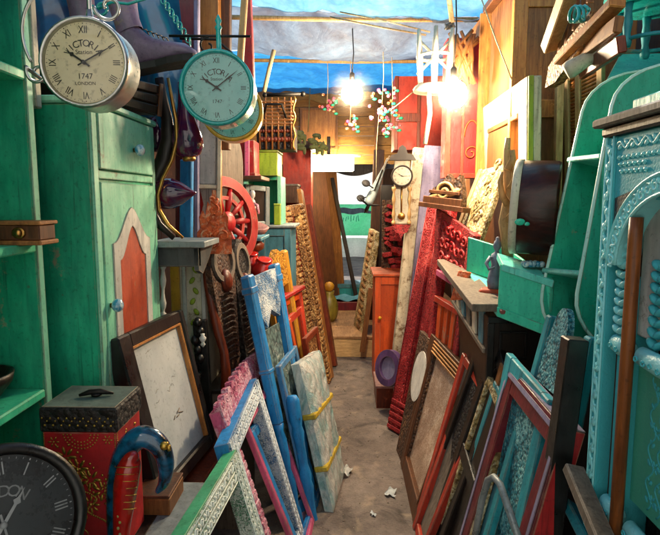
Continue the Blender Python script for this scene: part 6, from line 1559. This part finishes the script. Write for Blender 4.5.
# unseen white wall and paving added behind the camera to bounce daylight in
t = thing('bounce_wall', 'unseen white bounce wall added behind the camera, shaped as a house', 'house', V(0, -2.7, 0))
bx(-9, 9, -3.3, -2.7, 0, 7.5).build('wall', paint('bounce_wall_white', '#f0efe8', '#e2e1da', None, .2, .85, dirt=.08), t)
for x in (-5, -2, 3.2, 6):
    wf = bx(x-.5, x+.5, -2.7, -2.67, 3.4, 4.9).build('window', M['brown'], t); bx(x-.42, x+.42, -2.668, -2.66, 3.48, 4.82).build('pane', M['mirror'], wf)
bx(1.9, 2.9, -2.7, -2.66, 0, 2.2).build('door', M['blue_dusty'], t)
struct('bounce_paving', MB().box(-9, 9, -2.7, -.4, .001, .02, .001), paint('pale_bounce_paving', '#cfc8bc', '#b8b0a4', None, .2, .8))  # unseen pale paving added to bounce sunlight into the alley
# ---------------- outside, seen through the doorway
t = thing('market_stall', 'sunlit white canvas stall with a green sign board seen through the far doorway', 'stall', V(.2, 16, 0))
MB().sheet(lambda i, j: (-6+13*i, 16.2+.05*math.sin(40*i), 5*j), 60, 6).build('canvas_wall', tarp('white_canvas_wall', '#fafaf6', '#f0f0ea', .85), t)
A = P(330, 232, 15.8); B = P(368, 205, 15.8); sgn = bx(A.x-.8, B.x+.6, 15.8, 15.98, A.z-.1, B.z+.02).build('sign_board', tarp('green_banner', '#b4f6d8', '#8cecc0', .9), t)
q = Quad(V(A.x, 15.79, A.z), V(B.x, 15.79, A.z), V(B.x, 15.79, B.z), V(A.x, 15.79, B.z)); m = MB(q); rn = random.Random(3)
for i in range(9): m.tube([(q.W*.2+q.W*.07*i, q.H*(.38+.1*rn.random()), .01), (q.W*.2+q.W*.07*i+.03*rn.uniform(-1, 1), q.H*(.5+.14*rn.random()), .01)], .010, 5)
m.build('sign_marks', M['teal_dark'], sgn)
m = MB(q).sheet(lambda i, j: q(q.W*(-.3+1.6*i), q.H*.74+q.H*.22*math.sin(PI*i)*(j-.3)+.02*math.sin(20*i), .03), 30, 4); m.build('pale_swag', M['grey'], sgn)
m = MB(); m.sheet(lambda i, j: (A.x-.9+3*i, 15.5+.08*math.sin(26*i), .0+(A.z-.15)*j), 80, 6)
m.build('white_curtain', tarp('white_canvas', '#f6f6f2', '#e8e8e2', .8), t)
t = thing('door_curtain', 'strip of dark cloth hung along the top of the far doorway', 'cloth', V(.2, 9.5, 2)); m = MB().sheet(lambda i, j: (-.25+.8*i, 9.5, P(345, 168, 9.5).z-.10*j*(math.sin(PI*i)+.35)+.2*(1-j)), 24, 4); m.build('cloth', M['grwood'], t)

# ================================================================== LIGHT
w = bpy.data.worlds.new('World'); scene.world = w; w.use_nodes = True
nt = w.node_tree; bg = nt.nodes['Background']; sk = nt.nodes.new('ShaderNodeTexSky'); sk.sky_type = 'NISHITA'; sk.sun_disc = False
SE, SA = R(46), R(-14)        # elevation, compass direction the light comes from (beyond the far end, a little to the left)
sk.sun_elevation = SE; sk.sun_rotation = SA
nt.links.new(sk.outputs[0], bg.inputs[0]); bg.inputs[1].default_value = .15
sd = bpy.data.lights.new('sun', 'SUN'); so = bpy.data.objects.new('sun', sd); C.objects.link(so); sd.energy = 5.0; sd.angle = R(.5); sd.color = (1, .95, .86)
dirv = V(math.sin(SA)*math.cos(SE), math.cos(SA)*math.cos(SE), math.sin(SE)); so.rotation_euler = dirv.to_track_quat('Z', 'Y').to_euler(); so.location = dirv*20
scene.view_settings.view_transform = 'Standard'; scene.view_settings.look = 'None'; scene.view_settings.exposure = 0
scene.cycles.max_bounces = 8; scene.cycles.diffuse_bounces = 5; scene.cycles.transparent_max_bounces = 8
scene.cycles.caustics_reflective = False; scene.cycles.caustics_refractive = False
